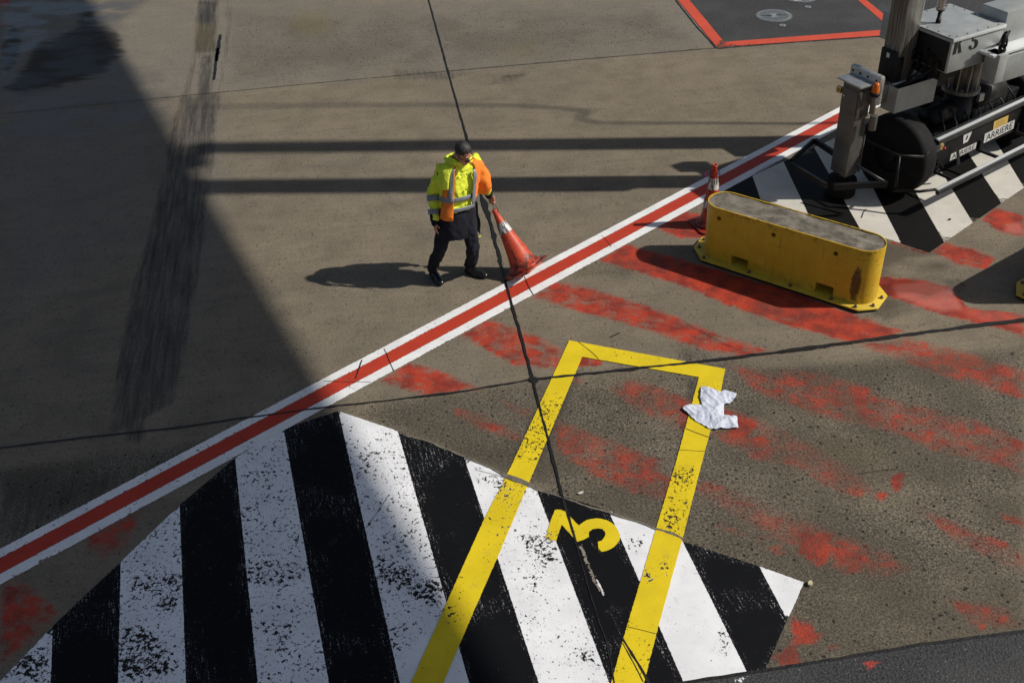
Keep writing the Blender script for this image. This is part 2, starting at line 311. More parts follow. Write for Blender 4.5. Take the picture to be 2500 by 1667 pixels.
def paint_material(name, col, chips=.5, fleck=None, col2=None, rough=.6, ang=0, fine_chip=.5, edge=.012):
    t = NT(name)
    wear = t.attr('wear'); ed = t.attr('ed')
    n1 = t.noise(27, 6, .66, None, .3); n2 = t.noise(4.6, 4, .55); n3 = t.noise(80, 4, .7)
    s = t.math('ADD', t.math('MULTIPLY', n1, .74), t.math('MULTIPLY', n2, .26))
    thr = t.math('SUBTRACT', .645, t.math('MULTIPLY', wear, .150))
    chip = t.ramp(t.math('SUBTRACT', s, thr), -.006, .008)
    n4 = t.noise(44, 4, .6); f = t.math('MAXIMUM', t.ramp(t.math('ADD', n3, t.math('MULTIPLY', wear, .10)), .715-.06*fine_chip, .73-.06*fine_chip), t.ramp(t.math('ADD', n4, t.math('MULTIPLY', wear, .13)), .715-.03*fine_chip, .73-.03*fine_chip))
    er = t.ramp(t.math('SUBTRACT', t.math('MULTIPLY', t.math('SUBTRACT', t.noise(30, 6, .7), .38), edge*4), ed), 0, .003)
    hole = t.math('MAXIMUM', t.math('MAXIMUM', chip, f), er)
    c = t.mix(t.ramp(t.noise(3, 6, .6), .3, .7), tuple(x*.86 for x in col), col)
    c = t.mix(t.ramp(t.noise(1., 6, .7, t.mp((5, 60, 1), (0, 0, -ang))), .55, .75, 0, .25), c, tuple(x*.55 for x in col))
    c = t.mix(t.ramp(t.noise(9, 7, .7), .55, .75, 0, .28), c, (.16, .145, .12) if col[0] > .1 else (.035, .035, .04))
    if fleck:
        br = t.noise(1., 7, .72, t.mp((6, 85, 1), (0, 0, -ang)))
        gate = t.ramp(t.math('ADD', t.noise(1.7, 4, .5), t.ramp(ed, .10, 0, 0, .20)), .53, .66)
        k = t.math('MULTIPLY', t.ramp(t.math('ADD', t.math('MULTIPLY', br, .5), t.math('MULTIPLY', t.noise(60, 5, .75), .5)), .55, .60), gate)
        c = t.mix(t.math('MULTIPLY', k, .75), c, fleck)
    t.set(color=c, rough=rough, normal=t.bump(t.noise(60, 4), .12, .006), spec=.3 if col[0] > .1 else .12)
    tr = t.n.new('ShaderNodeBsdfTransparent'); mx = t.n.new('ShaderNodeMixShader'); t.put(mx.inputs[0], hole); t.link(t.b.outputs[0], mx.inputs[1]); t.link(tr.outputs[0], mx.inputs[2]); t.link(mx.outputs[0], t.out.inputs[0])
    return t.m
M['p_white'] = paint_material('worn_white_paint', (.88, .885, .895), ang=R(-76), edge=.006)
M['p_black'] = paint_material('worn_black_paint', (.0055, .006, .0075), fleck=(.6, .6, .6), ang=R(-76), rough=.7, edge=.005)
M['p_white2'] = paint_material('clean_white_paint', (.66, .63, .56), ang=R(-90), fine_chip=.1, edge=.004)
M['p_black2'] = paint_material('clean_black_paint', (.010, .0095, .009), ang=R(-90), fine_chip=.1, edge=.004)
M['p_yellow'] = paint_material('worn_yellow_paint', (.80, .60, .014), ang=R(-100), edge=.006)
M['p_linew'] = paint_material('white_line_paint', (.86, .86, .85), ang=R(40), fine_chip=.35, edge=.008)
M['p_liner'] = paint_material('red_line_paint', (.50, .048, .022), ang=R(40), fine_chip=0, edge=.002)
M['p_boxred'] = paint_material('red_border_paint', (.62, .085, .045), ang=R(40), fine_chip=.1, edge=.006)
M['p_pink'] = paint_material('pink_spray_paint', (.75, .12, .22), fine_chip=.1, edge=.008)

# ------------------------------------------------------------------ ground sheet
def soft_poly(U, Vv, poly, soft):
    """1 inside a polygon in photo-pixel space of the traced stain, fading over `soft` px at its border"""
    P_ = np.array(poly, float); n = len(P_); inside = np.zeros(U.shape, bool); dist = np.full(U.shape, 1e9)
    for i in range(n):
        x0, y0 = P_[i]; x1, y1 = P_[(i+1) % n]
        c = ((y0 > Vv) != (y1 > Vv)) & (U < (x1-x0)*(Vv-y0)/((y1-y0) or 1e-9)+x0); inside ^= c
        dx, dy = x1-x0, y1-y0; L = dx*dx+dy*dy or 1e-9; tt = np.clip(((U-x0)*dx+(Vv-y0)*dy)/L, 0, 1)
        dist = np.minimum(dist, np.hypot(U-x0-tt*dx, Vv-y0-tt*dy))
    sd_ = np.where(inside, dist, -dist); return np.clip(sd_/soft+.5, 0, 1)
def soft_line(U, Vv, pts, hw, soft):
    dist = np.full(U.shape, 1e9)
    for (x0, y0), (x1, y1) in zip(pts[:-1], pts[1:]):
        dx, dy = x1-x0, y1-y0; L = dx*dx+dy*dy; tt = np.clip(((U-x0)*dx+(Vv-y0)*dy)/L, 0, 1)
        dist = np.minimum(dist, np.hypot(U-x0-tt*dx, Vv-y0-tt*dy))
    return np.clip((hw-dist)/soft+.5, 0, 1)
Z5 = lambda *p: zm(1600, 1067, 2.6133, p)
Z7 = lambda *p: zm(1900, 500, 2.765, p)
Z6 = lambda *p: zm(1100, 600, 2.936, p)
Z1 = lambda *p: zm(0, 0, 2.94, p)
Z2 = lambda *p: zm(0, 533, 2.936, p)
ZB = lambda *p: zm(1250, 833, 1.0752, p)
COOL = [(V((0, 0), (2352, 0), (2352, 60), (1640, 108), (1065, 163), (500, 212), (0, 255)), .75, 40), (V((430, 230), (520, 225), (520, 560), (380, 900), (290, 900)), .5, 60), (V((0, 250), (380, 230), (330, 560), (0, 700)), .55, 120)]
RED = [
 (ZB((240, 120), (340, 105), (430, 135), (490, 200), (460, 245), (330, 180)), .58, 24), (ZB((100, 205), (200, 235), (330, 295), (430, 360), (420, 425), (310, 395), (200, 350), (120, 290)), .58, 26), (ZB((480, 355), (600, 395), (760, 465), (1000, 555), (1060, 600), (960, 625), (700, 525), (480, 405)), .45, 30),
 (ZB((560, 55), (700, 85), (900, 125), (1050, 165), (1220, 205), (1343, 255), (1343, 345), (1100, 285), (1000, 240), (800, 195), (640, 135)), .58, 26), (ZB((640, 195), (760, 255), (900, 335), (970, 405), (860, 395), (700, 315), (640, 265)), .45, 24), (ZB((1050, 425), (1200, 485), (1343, 555), (1343, 605), (1180, 545)), .45, 22), (ZB((1130, 670), (1300, 695), (1343, 760), (1200, 745)), .42, 20),
 (V((1440, 560), (1620, 612), (1800, 662), (1990, 732), (2080, 762), (1960, 790), (1883, 768), (1787, 741), (1700, 712), (1560, 655), (1375, 598)), .98, 14),
 (Z7((870, 890), (1200, 975), (1659, 1110), (1659, 1310), (1200, 1190), (850, 1060), (540, 945)), .66, 26),
 (V((1270, 645), (1340, 655), (1500, 705), (1640, 762), (1770, 805), (1700, 820), (1600, 800), (1480, 757), (1350, 722), (1220, 684)), .78, 14),
 (V((1330, 672), (1420, 690), (1600, 770), (1560, 785), (1420, 730)), .5, 20),
 (Z7((0, 1100), (300, 1130), (620, 1240), (900, 1370), (1300, 1460), (1500, 1568), (1100, 1500), (700, 1400), (400, 1300), (100, 1240)), .5, 26),
 (Z7((480, 1210), (625, 1230), (600, 1370), (520, 1350)), .9, 14),
 (Z7((1430, 1050), (1560, 1090), (1540, 1140), (1430, 1110)), .8, 14), (Z7((1450, 1220), (1659, 1250), (1659, 1310), (1480, 1270)), .8, 14),
 (V((1115, 730), (1230, 768), (1290, 800), (1285, 850), (1215, 842), (1150, 815), (1055, 770)), .74, 16),
 (V((1055, 770), (1110, 775), (1215, 842), (1180, 838)), .9, 14),
 (V((1325, 815), (1385, 828), (1380, 840), (1320, 842)), .9, 10),
 (Z6((880, 950), (980, 965), (960, 985), (890, 980)), .7, 10),
 (Z6((1100, 1030), (1300, 940), (1550, 1020), (1740, 1110), (1700, 1250), (1540, 1230), (1300, 1120)), .5, 24),
 (Z6((1590, 1060), (1730, 1110), (1720, 1150), (1600, 1130)), .85, 10),
 (Z6((1960, 1170), (2080, 1200), (2190, 1250), (2180, 1330), (2100, 1380), (1980, 1330)), .95, 12),
 (Z6((1860, 1330), (2080, 1330), (2349, 1480), (2349, 1568), (2200, 1540), (1950, 1400)), .62, 20),
 (Z6((0, 920), (120, 980), (240, 1035), (150, 1040), (0, 1000)), .78, 14),
 (V((940, 830), (1000, 848), (1080, 882), (1060, 898), (980, 908), (868, 878)), .85, 12),
 (Z6((0, 1160), (140, 1180), (400, 1290), (540, 1380), (480, 1400), (200, 1310), (30, 1210)), .62, 18),
 (Z6((300, 1070), (600, 1180), (560, 1240), (440, 1200)), .5, 16),
 (Z6((760, 1250), (1000, 1330), (1300, 1450), (1560, 1540), (1540, 1568), (1380, 1560), (1000, 1420), (760, 1330)), .60, 18),
 (Z6((760, 1500), (1000, 1540), (1300, 1568), (900, 1568)), .5, 14),
 (zm(800, 1067, 2.614, [(1560, 0), (1700, 0), (2091, 140), (2091, 300), (1960, 240), (1800, 100)]), .58, 20),
 (zm(800, 1067, 2.614, [(1990, 140), (2091, 120), (2091, 270), (1960, 260)]), .85, 14),
 (zm(800, 1067, 2.614, [(1460, 110), (1620, 130), (1990, 330), (1960, 370), (1700, 240)]), .62, 12),
 (Z5((940, 590), (1120, 620), (1110, 780), (1050, 830), (910, 740)), 1.0, 9),
 (Z5((1110, 640), (1240, 680), (1400, 790), (1250, 880), (1130, 830)), .78, 12),
 (Z5((1400, 740), (1600, 820), (1590, 870), (1400, 820)), .55, 12),
 (Z5((1505, 230), (1590, 240), (1575, 350), (1510, 320)), 1.0, 7), (Z5((1400, 340), (1480, 350), (1470, 420), (1405, 415)), .8, 7), (Z5((1530, 365), (1565, 370), (1555, 405), (1530, 400)), .8, 6),
 (Z5((840, 1150), (960, 1160), (1080, 1290), (900, 1330), (870, 1230)), .95, 9),
 (Z5((880, 1300), (920, 1330), (900, 1420), (1000, 1455), (830, 1480), (740, 1400), (780, 1370)), .92, 10),
 (Z5((650, 680), (780, 690), (870, 750), (760, 745)), .72, 10),
 (Z5((390, 0), (560, 0), (860, 150), (820, 180), (600, 90)), .68, 12), (Z5((480, 0), (720, 0), (700, 60), (560, 30)), .8, 10),
 (Z5((920, 190), (1100, 230), (1350, 350), (1300, 390), (1050, 290)), .55, 12),
 (Z5((265, 270), (400, 300), (700, 440), (660, 480), (450, 390)), .62, 12),
 (Z5((300, 520), (450, 560), (760, 650), (700, 660), (430, 600)), .45, 12),
 (Z5((1860, 10), (2060, 60), (2352, 200), (2352, 250), (2100, 140)), .52, 14),
 (Z5((1680, 470), (1850, 520), (2300, 690), (2200, 720), (1850, 590)), .6, 12),
 (Z5((1860, 1050), (2050, 1060), (2260, 1130), (2230, 1210), (1950, 1110)), .6, 12), (Z5((2060, 1210), (2100, 1210), (2090, 1260), (2055, 1250)), .7, 6),
 (Z5((1070, 1320), (1200, 1320), (1130, 1360)), .6, 8),
 (Z5((2260, 10), (2352, 20), (2352, 70), (2270, 90)), .85, 6), (Z5((2180, 470), (2352, 510), (2352, 580), (2200, 530)), .6, 10),
 (Z7((670, 480), (1000, 510), (1170, 560), (1290, 700), (1659, 730), (1659, 890), (1480, 830), (1390, 815), (1100, 740), (800, 640), (660, 590)), .97, 10),
 (Z7((1030, 310), (1130, 250), (1330, 300), (1470, 360), (1400, 440), (1200, 400)), .88, 12),
 (Z7((1450, 20), (1659, 70), (1659, 215), (1500, 190), (1370, 100)), .9, 12),
 (Z7((740, 240), (1020, 315), (990, 330), (760, 265)), .9, 6),
 (zm(1650, 380, 3.92, [(0, 560), (100, 525), (200, 570), (300, 560), (300, 830), (100, 740), (0, 690)]), .95, 10),
 (V((1465, 505), (1600, 488), (1625, 548), (1560, 548)), .9, 10),
 (V((0, 1330), (60, 1340), (135, 1400), (110, 1440), (0, 1530)), .72, 30), (V((190, 1210), (330, 1170), (300, 1250), (240, 1290), (200, 1260)), .62, 24),
 (Z1((0, 0), (75, 0), (35, 55), (0, 50)), 1.0, 5), (Z1((0, 130), (60, 130), (30, 200), (0, 210)), .6, 8),
]
PINK_GLARE = [(Z7((780, 540), (1000, 520), (1170, 580), (1250, 700), (1100, 720), (800, 620)), .9, 12), (Z7((1530, 130), (1640, 120), (1659, 200), (1540, 190)), .8, 8), (Z7((1250, 700), (1659, 740), (1659, 840), (1300, 760)), .35, 12)]  # where the glare tint lightens the red paint
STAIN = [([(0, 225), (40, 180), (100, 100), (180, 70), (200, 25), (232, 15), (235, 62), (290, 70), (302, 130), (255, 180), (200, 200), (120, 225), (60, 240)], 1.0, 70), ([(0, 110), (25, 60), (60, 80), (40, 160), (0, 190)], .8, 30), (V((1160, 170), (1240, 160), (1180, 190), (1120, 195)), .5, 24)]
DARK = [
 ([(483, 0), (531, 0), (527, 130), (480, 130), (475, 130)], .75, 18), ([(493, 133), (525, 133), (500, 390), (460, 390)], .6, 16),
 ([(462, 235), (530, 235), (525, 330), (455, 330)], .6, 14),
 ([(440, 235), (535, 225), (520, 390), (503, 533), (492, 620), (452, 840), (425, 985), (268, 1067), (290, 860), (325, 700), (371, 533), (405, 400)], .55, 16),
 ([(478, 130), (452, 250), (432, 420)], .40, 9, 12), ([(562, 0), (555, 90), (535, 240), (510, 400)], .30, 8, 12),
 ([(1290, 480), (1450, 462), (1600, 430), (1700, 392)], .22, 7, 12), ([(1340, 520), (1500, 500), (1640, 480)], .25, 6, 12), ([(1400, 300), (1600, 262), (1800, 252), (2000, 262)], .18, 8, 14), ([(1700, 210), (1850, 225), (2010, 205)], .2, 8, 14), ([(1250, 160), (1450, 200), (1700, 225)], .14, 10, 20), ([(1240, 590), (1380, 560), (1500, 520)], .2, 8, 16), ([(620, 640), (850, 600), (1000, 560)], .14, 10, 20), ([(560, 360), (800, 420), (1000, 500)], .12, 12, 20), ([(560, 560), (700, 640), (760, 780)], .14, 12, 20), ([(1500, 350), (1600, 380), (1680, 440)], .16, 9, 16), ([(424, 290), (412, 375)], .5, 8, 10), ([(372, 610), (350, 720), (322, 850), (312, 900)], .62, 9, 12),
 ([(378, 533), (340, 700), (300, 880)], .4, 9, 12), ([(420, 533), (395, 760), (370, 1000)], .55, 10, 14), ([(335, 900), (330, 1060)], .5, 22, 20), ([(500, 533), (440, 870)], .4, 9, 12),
 (V((1160, 170), (1240, 160), (1180, 190), (1120, 195)), .35, 18), ([(960, 170), (1160, 178), (1100, 196), (960, 196)], .4, 14),
 (Z7((680, 930), (860, 920), (800, 945), (700, 945)), .7, 8), (Z7((1150, 600), (1220, 590), (1180, 690)), .3, 20),
 (Z6((1000, 860), (1060, 830), (1075, 850), (1010, 870)), .9, 6),
 (V((800, 990), (640, 1080), (560, 1040), (0, 1120), (0, 1260), (150, 1180), (500, 1010)), .42, 60),
 (V((2160, 640), (2230, 640), (2200, 690)), .4, 12), ([(1185, 632), (1300, 640), (1200, 700)], .1, 20),
]
DARK += [(L_, .50, 16) for L_ in (Z6((900, 860), (960, 880), (640, 1568), (430, 1568), (560, 1250)), Z5((160, 0), (335, 0), (180, 640), (10, 590)), Z6((1700, 940), (1960, 980), (1800, 1568), (1610, 1568)))]
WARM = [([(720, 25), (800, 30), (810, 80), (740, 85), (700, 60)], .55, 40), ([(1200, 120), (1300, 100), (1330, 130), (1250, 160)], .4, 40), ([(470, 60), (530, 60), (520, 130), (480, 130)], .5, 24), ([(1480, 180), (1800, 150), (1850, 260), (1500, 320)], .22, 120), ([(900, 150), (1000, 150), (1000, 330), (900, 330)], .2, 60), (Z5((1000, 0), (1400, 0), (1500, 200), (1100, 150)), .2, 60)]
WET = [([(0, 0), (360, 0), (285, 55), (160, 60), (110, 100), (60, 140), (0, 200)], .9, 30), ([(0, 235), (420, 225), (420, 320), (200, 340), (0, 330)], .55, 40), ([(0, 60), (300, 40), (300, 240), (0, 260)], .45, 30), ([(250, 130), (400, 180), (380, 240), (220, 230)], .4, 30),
 (Z7((700, 240), (1100, 330), (1260, 470), (1200, 560), (1300, 720), (1000, 700), (640, 760), (640, 400)), .95, 22), (Z7((700, 620), (900, 650), (820, 740), (700, 800)), .8, 14),
 (zm(1900, 400, 7.84, [(400, 560), (950, 480), (1000, 900), (1500, 950), (1500, 1150), (1000, 1200), (550, 900)]), .9, 12), (Z7((1180, 540), (1659, 200), (1659, 700), (1250, 700)), .4, 20)]
COARSE = [(V((1222, 880), (1560, 845), (1560, 790), (1760, 850), (2352, 800), (2352, 1450), (1600, 1568), (1560, 1240), (1220, 1110), (1000, 1020), (790, 945), (940, 915)), .62, 60),
 (V((1290, 905), (1500, 880), (1560, 960), (1400, 1010), (1260, 1040), (1240, 960)), .85, 30), (V((1650, 850), (2050, 840), (2000, 900), (1800, 940), (1690, 900)), .85, 30), (V((1000, 1000), (1240, 1000), (1220, 1100), (1050, 1040)), .8, 30),
 (V((1600, 1000), (1800, 1000), (1900, 1100), (1650, 1100)), .6, 50), (V((2000, 1150), (2352, 1100), (2352, 1300), (2050, 1300)), .5, 60),
 (V((530, 30), (1500, 20), (1600, 100), (1060, 150), (540, 190)), .32, 80), (V((1000, 95), (1400, 90), (1380, 140), (1010, 150)), .25, 60),
 (V((1300, 590), (1470, 590), (1450, 640), (1250, 630)), .35, 30), (V((0, 1080), (560, 1000), (480, 1060), (0, 1280)), .5, 50)]
def field(U, Vv, L):
    out = np.zeros(U.shape)
    for e in L:
        s = soft_poly(U, Vv, e[0], e[2]) if len(e) == 3 else soft_line(U, Vv, e[0], e[2], e[3])
        s = s*s*(3-2*s); out = np.maximum(out, s*e[1])
    return out
def set_attr(me, name, arr):
    a = me.attributes.new(name, 'FLOAT', 'POINT'); a.data.foreach_set('value', np.asarray(arr, np.float32))
def verts_np(me):
    c = np.zeros(len(me.vertices)*3); me.vertices.foreach_get('co', c); return c.reshape(-1, 3)
def make_ground():
    xs = np.concatenate([[-600, -200, -70, -30, -16], np.arange(-11, 10.01, .055), [13, 25, 70, 200, 600]])
    ys = np.concatenate([[-600, -200, -60, -15, 0, 2.5], np.arange(4.2, 21.5, .055), [24, 35, 70, 200, 700]])
    X, Y = np.meshgrid(xs, ys); nx, ny = len(xs), len(ys)
    co = np.stack([X, Y, 0*X], -1).reshape(-1, 3)
    i = np.arange((ny-1)*(nx-1)); r_, c_ = i//(nx-1), i % (nx-1); a = r_*nx+c_
    quads = np.stack([a, a+1, a+nx+1, a+nx], -1)
    me = bpy.data.meshes.new('ground'); me.vertices.add(len(co)); me.vertices.foreach_set('co', co.ravel())
    me.loops.add(quads.size); me.loops.foreach_set('vertex_index', quads.ravel()); me.polygons.add(len(quads))
    me.polygons.foreach_set('loop_start', np.arange(len(quads))*4); me.polygons.foreach_set('loop_total', np.full(len(quads), 4)); me.update(calc_edges=True)
    o = bpy.data.objects.new('ground', me); COL.objects.link(o); me.materials.append(M['ground']); o['kind'] = 'structure'
    x, y = co[:, 0], co[:, 1]; ok = (y > 3.8) & (y < 23) & (np.abs(x) < 12)
    U = np.full(len(x), -9999.); W = U.copy(); U[ok], W[ok] = project(x[ok], y[ok])
    for nm, L in (('red', RED), ('pink', PINK_GLARE), ('dark', DARK), ('warm', WARM), ('wet', WET), ('coarse', COARSE), ('cool', COOL), ('stain', STAIN)):
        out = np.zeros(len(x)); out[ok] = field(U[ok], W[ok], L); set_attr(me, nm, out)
    return o
make_ground()

# ------------------------------------------------------------------ painted and tarred sheets
WEAR = [  # regional paint wear, photo px of the marking, amount, softness
 (zm(0, 1067, 2.614, [(1520, 60), (1820, 30), (1870, 330), (1700, 340), (1520, 240)]), .55, 40), (zm(0, 1067, 2.614, [(1530, 300), (1900, 380), (1880, 440), (1540, 500)]), .55, 30),
 (zm(0, 1067, 2.614, [(1570, 760), (1960, 780), (1960, 920), (1560, 960)]), .85, 25), (zm(0, 1067, 2.614, [(1590, 560), (1900, 600), (1920, 700), (1600, 700)]), .35, 30),
 (zm(0, 1067, 2.614, [(780, 780), (980, 640), (980, 720), (850, 820)]), .75, 20), (zm(0, 1067, 2.614, [(800, 940), (1160, 830), (1160, 1100), (1050, 1130)]), .95, 30),
 (zm(0, 1067, 2.614, [(750, 1140), (1000, 1250), (1100, 1500), (1050, 1568), (750, 1568)]), .95, 40), (zm(0, 1067, 2.614, [(0, 1480), (330, 1280), (320, 1568), (0, 1568)]), .9, 30),
 (zm(800, 1067, 2.614, [(140, 140), (360, 140), (350, 240), (170, 300)]), .65, 25), (zm(800, 1067, 2.614, [(380, 440), (600, 520), (620, 620), (400, 680), (280, 620)]), .6, 25),
 (zm(800, 1067, 2.614, [(300, 740), (520, 820), (740, 960), (770, 1110), (540, 1040), (310, 900)]), .95, 22), (zm(800, 1067, 2.614, [(620, 860), (720, 860), (760, 1000), (640, 980)]), .8, 20),
 (zm(800, 1067, 2.614, [(1200, 620), (1460, 580), (1480, 740), (1400, 860), (1330, 1030), (1280, 1030), (1280, 780)]), .8, 22), (zm(800, 1067, 2.614, [(1530, 1330), (1700, 1360), (1760, 1480), (1600, 1440)]), .9, 20),
 (zm(800, 1067, 2.614, [(930, 230), (1120, 240), (1110, 300), (930, 290)]), .6, 14), (zm(800, 1067, 2.614, [(1100, 250), (1350, 350), (1360, 420), (1090, 500), (1060, 380)]), .62, 20),
 (zm(800, 1067, 2.614, [(1860, 600), (2020, 650), (2020, 720), (1900, 700)]), .6, 12), (zm(800, 1067, 2.614, [(2000, 860), (2091, 860), (2080, 960), (2000, 940)]), .7, 12),
 (Z6((640, 1060), (860, 1060), (640, 1568), (440, 1568), (560, 1250)), .66, 25), (Z6((1760, 980), (1960, 980), (1900, 1060), (1740, 1060)), .55, 16),
 (Z6((1050, 740), (1600, 800), (1560, 880), (1100, 800)), .3, 20), (Z5((100, 180), (260, 180), (200, 640), (20, 640)), .68, 18), (Z5((20, 760), (140, 760), (80, 900), (0, 860)), .6, 14),
 (Z5((370, 1200), (480, 1240), (480, 1400), (400, 1380)), .9, 14), (Z5((90, 1150), (170, 1180), (160, 1250), (90, 1240)), .6, 12), (Z5((300, 1150), (350, 1200), (320, 1230)), .8, 10),
 (V((0, 1700), (0, 1450), (560, 1040), (760, 950), (930, 1000), (1080, 1400), (700, 1700)), .52, 60), (V((1060, 1050), (1300, 1140), (1560, 1568), (1200, 1568)), .34, 60),
 (V((0, 1230), (400, 1010), (720, 880), (640, 1030), (0, 1350)), .28, 40), (V((640, 930), (860, 830), (900, 870), (760, 960)), .25, 30),
]
def wear_np(U, W): return field(U, W, WEAR)
def sheet(name, poly, z, mat, res=.06, base_wear=0., flat_wear=None, parent=None, kind='structure', borders=None, thick=False):
    """flat marking: triangulated polygon cut by a fine grid so that wear and the distance to its edge can be stored"""
    bm = bmesh.new(); poly = [Vector((p[0], p[1], 0)) for p in poly]
    f = bm.faces.new([bm.verts.new(p) for p in poly])
    if f.normal.z < 0 or f.calc_area() and (f.normal_update() or f.normal.z < 0): f.normal_flip()
    bmesh.ops.triangulate(bm, faces=bm.faces[:])
    xs = [p.x for p in poly]; ys = [p.y for p in poly]
    for ax, lo, hi in ((0, min(xs), max(xs)), (1, min(ys), max(ys))):
        n = int((hi-lo)/res)
        for i in range(1, n+1):
            c = lo+i*res+.0007; co = (c, 0, 0) if ax == 0 else (0, c, 0); no = (1, 0, 0) if ax == 0 else (0, 1, 0)
            bmesh.ops.bisect_plane(bm, geom=bm.verts[:]+bm.edges[:]+bm.faces[:], plane_co=co, plane_no=no)
    bmesh.ops.remove_doubles(bm, verts=bm.verts[:], dist=1e-5)
    me = bpy.data.meshes.new(name); bm.to_mesh(me); bm.free()
    o = bpy.data.objects.new(name, me); COL.objects.link(o); me.materials.append(mat); o.location.z = z
    if parent: o.parent = parent
    if kind: o['kind'] = kind
    co = verts_np(me); U, W = project(co[:, 0], co[:, 1])
    segs = borders if borders is not None else [(poly[i], poly[(i+1) % len(poly)]) for i in range(len(poly))]
    d = np.full(len(co), 9.)
    for a, b in segs:
        dx, dy = b[0]-a[0], b[1]-a[1]; L = dx*dx+dy*dy+1e-12; tt = np.clip(((co[:, 0]-a[0])*dx+(co[:, 1]-a[1])*dy)/L, 0, 1)
        d = np.minimum(d, np.hypot(co[:, 0]-a[0]-tt*dx, co[:, 1]-a[1]-tt*dy))
    set_attr(me, 'ed', d); set_attr(me, 'wear', np.maximum(wear_np(U, W), base_wear) if flat_wear is None else np.full(len(co), flat_wear))
    return o
def join_into(objs, name):
    dst = objs[0]
    bm = bmesh.new(); lays = {}
    for o in objs:
        bm2 = bmesh.new(); bm2.from_mesh(o.data); tmp = bpy.data.meshes.new('t'); bm2.to_mesh(tmp); bm2.free()
        bm.from_mesh(tmp); bpy.data.meshes.remove(tmp)
    me = bpy.data.meshes.new(name); bm.to_mesh(me); bm.free(); me.materials.append(dst.data.materials[0])
    for o in objs[1:]: bpy.data.objects.remove(o)
    dst.data = me; dst.name = name; return dst

def W_(L): return [Vector(g(*p)[:2]) for p in L]
# front chequer: stripe edges e0..e12 (photo px, top -> bottom), extended past the frame
def w2(p): q = g(*p); return Vector((q.x, q.y))
def ext(a, b, d): return b+(b-a).normalized()*d
Ef = [((-20*K, 1585*K), (-32*K, 1640*K)), ((122*K, 1437*K), (117*K, 1568*K)), ((277*K, 1290*K), (271*K, 1568*K)), ((413*K, 1160*K), (428*K, 1568*K)), ((540*K, 1052*K), (592*K, 1568*K)), ((652*K, 985*K), (756*K, 1568*K)), ((777*K, 944*K), (918*K, 1568*K)), ((914*K, 990*K), (1078*K, 1568*K)), ((1066*K, 1051*K), (1237*K, 1568*K)), ((1231*K, 1120*K), (1400*K, 1568*K)), ((1397*K, 1172*K), (1566*K, 1566*K)), ((1568*K, 1243*K), (1717.5*K, 1545.6*K)), ((1743*K, 1300*K), (1807.5*K, 1425*K))]
W12 = [(w2(a), w2(b)) for a, b in Ef]
EDGE = [(a, ext(a, b, 1.2 if i < 10 else 0)) for i, (a, b) in enumerate(W12)]
TOPX = {5: [], 6: []}
corner = w2((1757*K, 1541*K))
# joint line C bounds the last stripes
LC = [w2((1560, 1683)), w2((1669, 1667)), w2((1868, 1637)), w2((2250, 1574)), w2((2500, 1541.5))]
whites, blacks = [], []
for i in range(12):
    a0, b0 = EDGE[i]; a1, b1 = EDGE[i+1]
    if i == 9: b1 = W12[10][1]; poly = [a0, a1, b1, w2((1640, 1671)), b0]
    elif i == 10: poly = [a0, a1, b1, w2((1757*K, 1557*K+0)), w2((1640*K, 1563*K)), b0]; poly = [a0, a1, b1, w2((1669, 1666.5))]
    elif i == 11: poly = [a0, a1, b1, corner, b0]
    else: poly = [a0, a1, b1, b0]
    o = sheet('white_stripe' if i % 2 == 0 else 'black_stripe', poly, .004, M['p_white'] if i % 2 == 0 else M['p_black'])
    o.location.z = .004+(.0004 if i % 2 else 0)
t12 = sheet('white_stripe', [EDGE[12][0], w2((1847*K, 1337*K)), w2((1827*K, 1385*K)), w2((1808*K, 1424*K))], .004, M['p_white'])
sheet('chequer_base_coat', [EDGE[0][1], EDGE[0][0]]+[e_[0] for e_ in EDGE[1:]]+[w2((1847*K, 1337*K)), w2((1808*K, 1424*K)), corner, w2((1669, 1664)), W12[9][1]+Vector((-.1, -.6))], .0028, paint_material('black_base_coat', (.020, .018, .016)), flat_wear=.1, res=.1)
sheet('scraped_patch', W_(zm(800, 1067, 2.614, [(1598, 690), (1625, 683), (1660, 780), (1700, 880), (1768, 1005), (1755, 1022), (1690, 920), (1640, 800)])), .0076, paint_material('scraped_patch_paint', (.30, .26, .21), fleck=None), base_wear=.55, res=.05)
sheet('scraped_patch', W_(zm(800, 1067, 2.614, [(1700, 890), (1712, 885), (1768, 1000), (1760, 1018)])), .0078, M['p_white'], base_wear=.5, res=.05)
# rear chequer behind the barrier
def ln(p, q, x): t_ = (x-p[0])/(q[0]-p[0]); return (x, p[1]+t_*(q[1]-p[1]))
lo = ((1760, 457), (2270, 617)); br = ((2270, 617), (2500, 459))
UL = [w2((1762, 464)), w2((2040, 337))]; ULd = (UL[1]-UL[0]).normalized()
LO = [w2(lo[0]), w2(lo[1])]; BRr = [w2(br[0]), w2(br[1])]; BRd = (BRr[1]-BRr[0]).normalized()
def isect(p, d, q, e):
    den = d.x*e.y-d.y*e.x; t_ = ((q.x-p.x)*e.y-(q.y-p.y)*e.x)/den; return p+d*t_
rear = [((1837.5, 432), (1854, 479.5)), ((1911.5, 393), (1970, 516.6)), ((1986.7, 359.7), (2096.4, 553.6)), ((2129.6, 456.6), (2201.8, 597)), ((2239.3, 477), (2305.6, 593)), ((2328.6, 469), (2375, 544.6)), ((2371.9, 387.8), (2445, 497.4)), ((2461, 395), (2500, 459))]
RL = []
for k_, (a, b) in enumerate(rear):
    A, B = w2(a), w2(b); d = (A-B).normalized()
    top = isect(A, d, UL[0], ULd)
    bot = isect(A, d, LO[0], (LO[1]-LO[0]).normalized()) if k_ < 4 else isect(A, d, BRr[0], BRd)
    RL.append((top, bot))
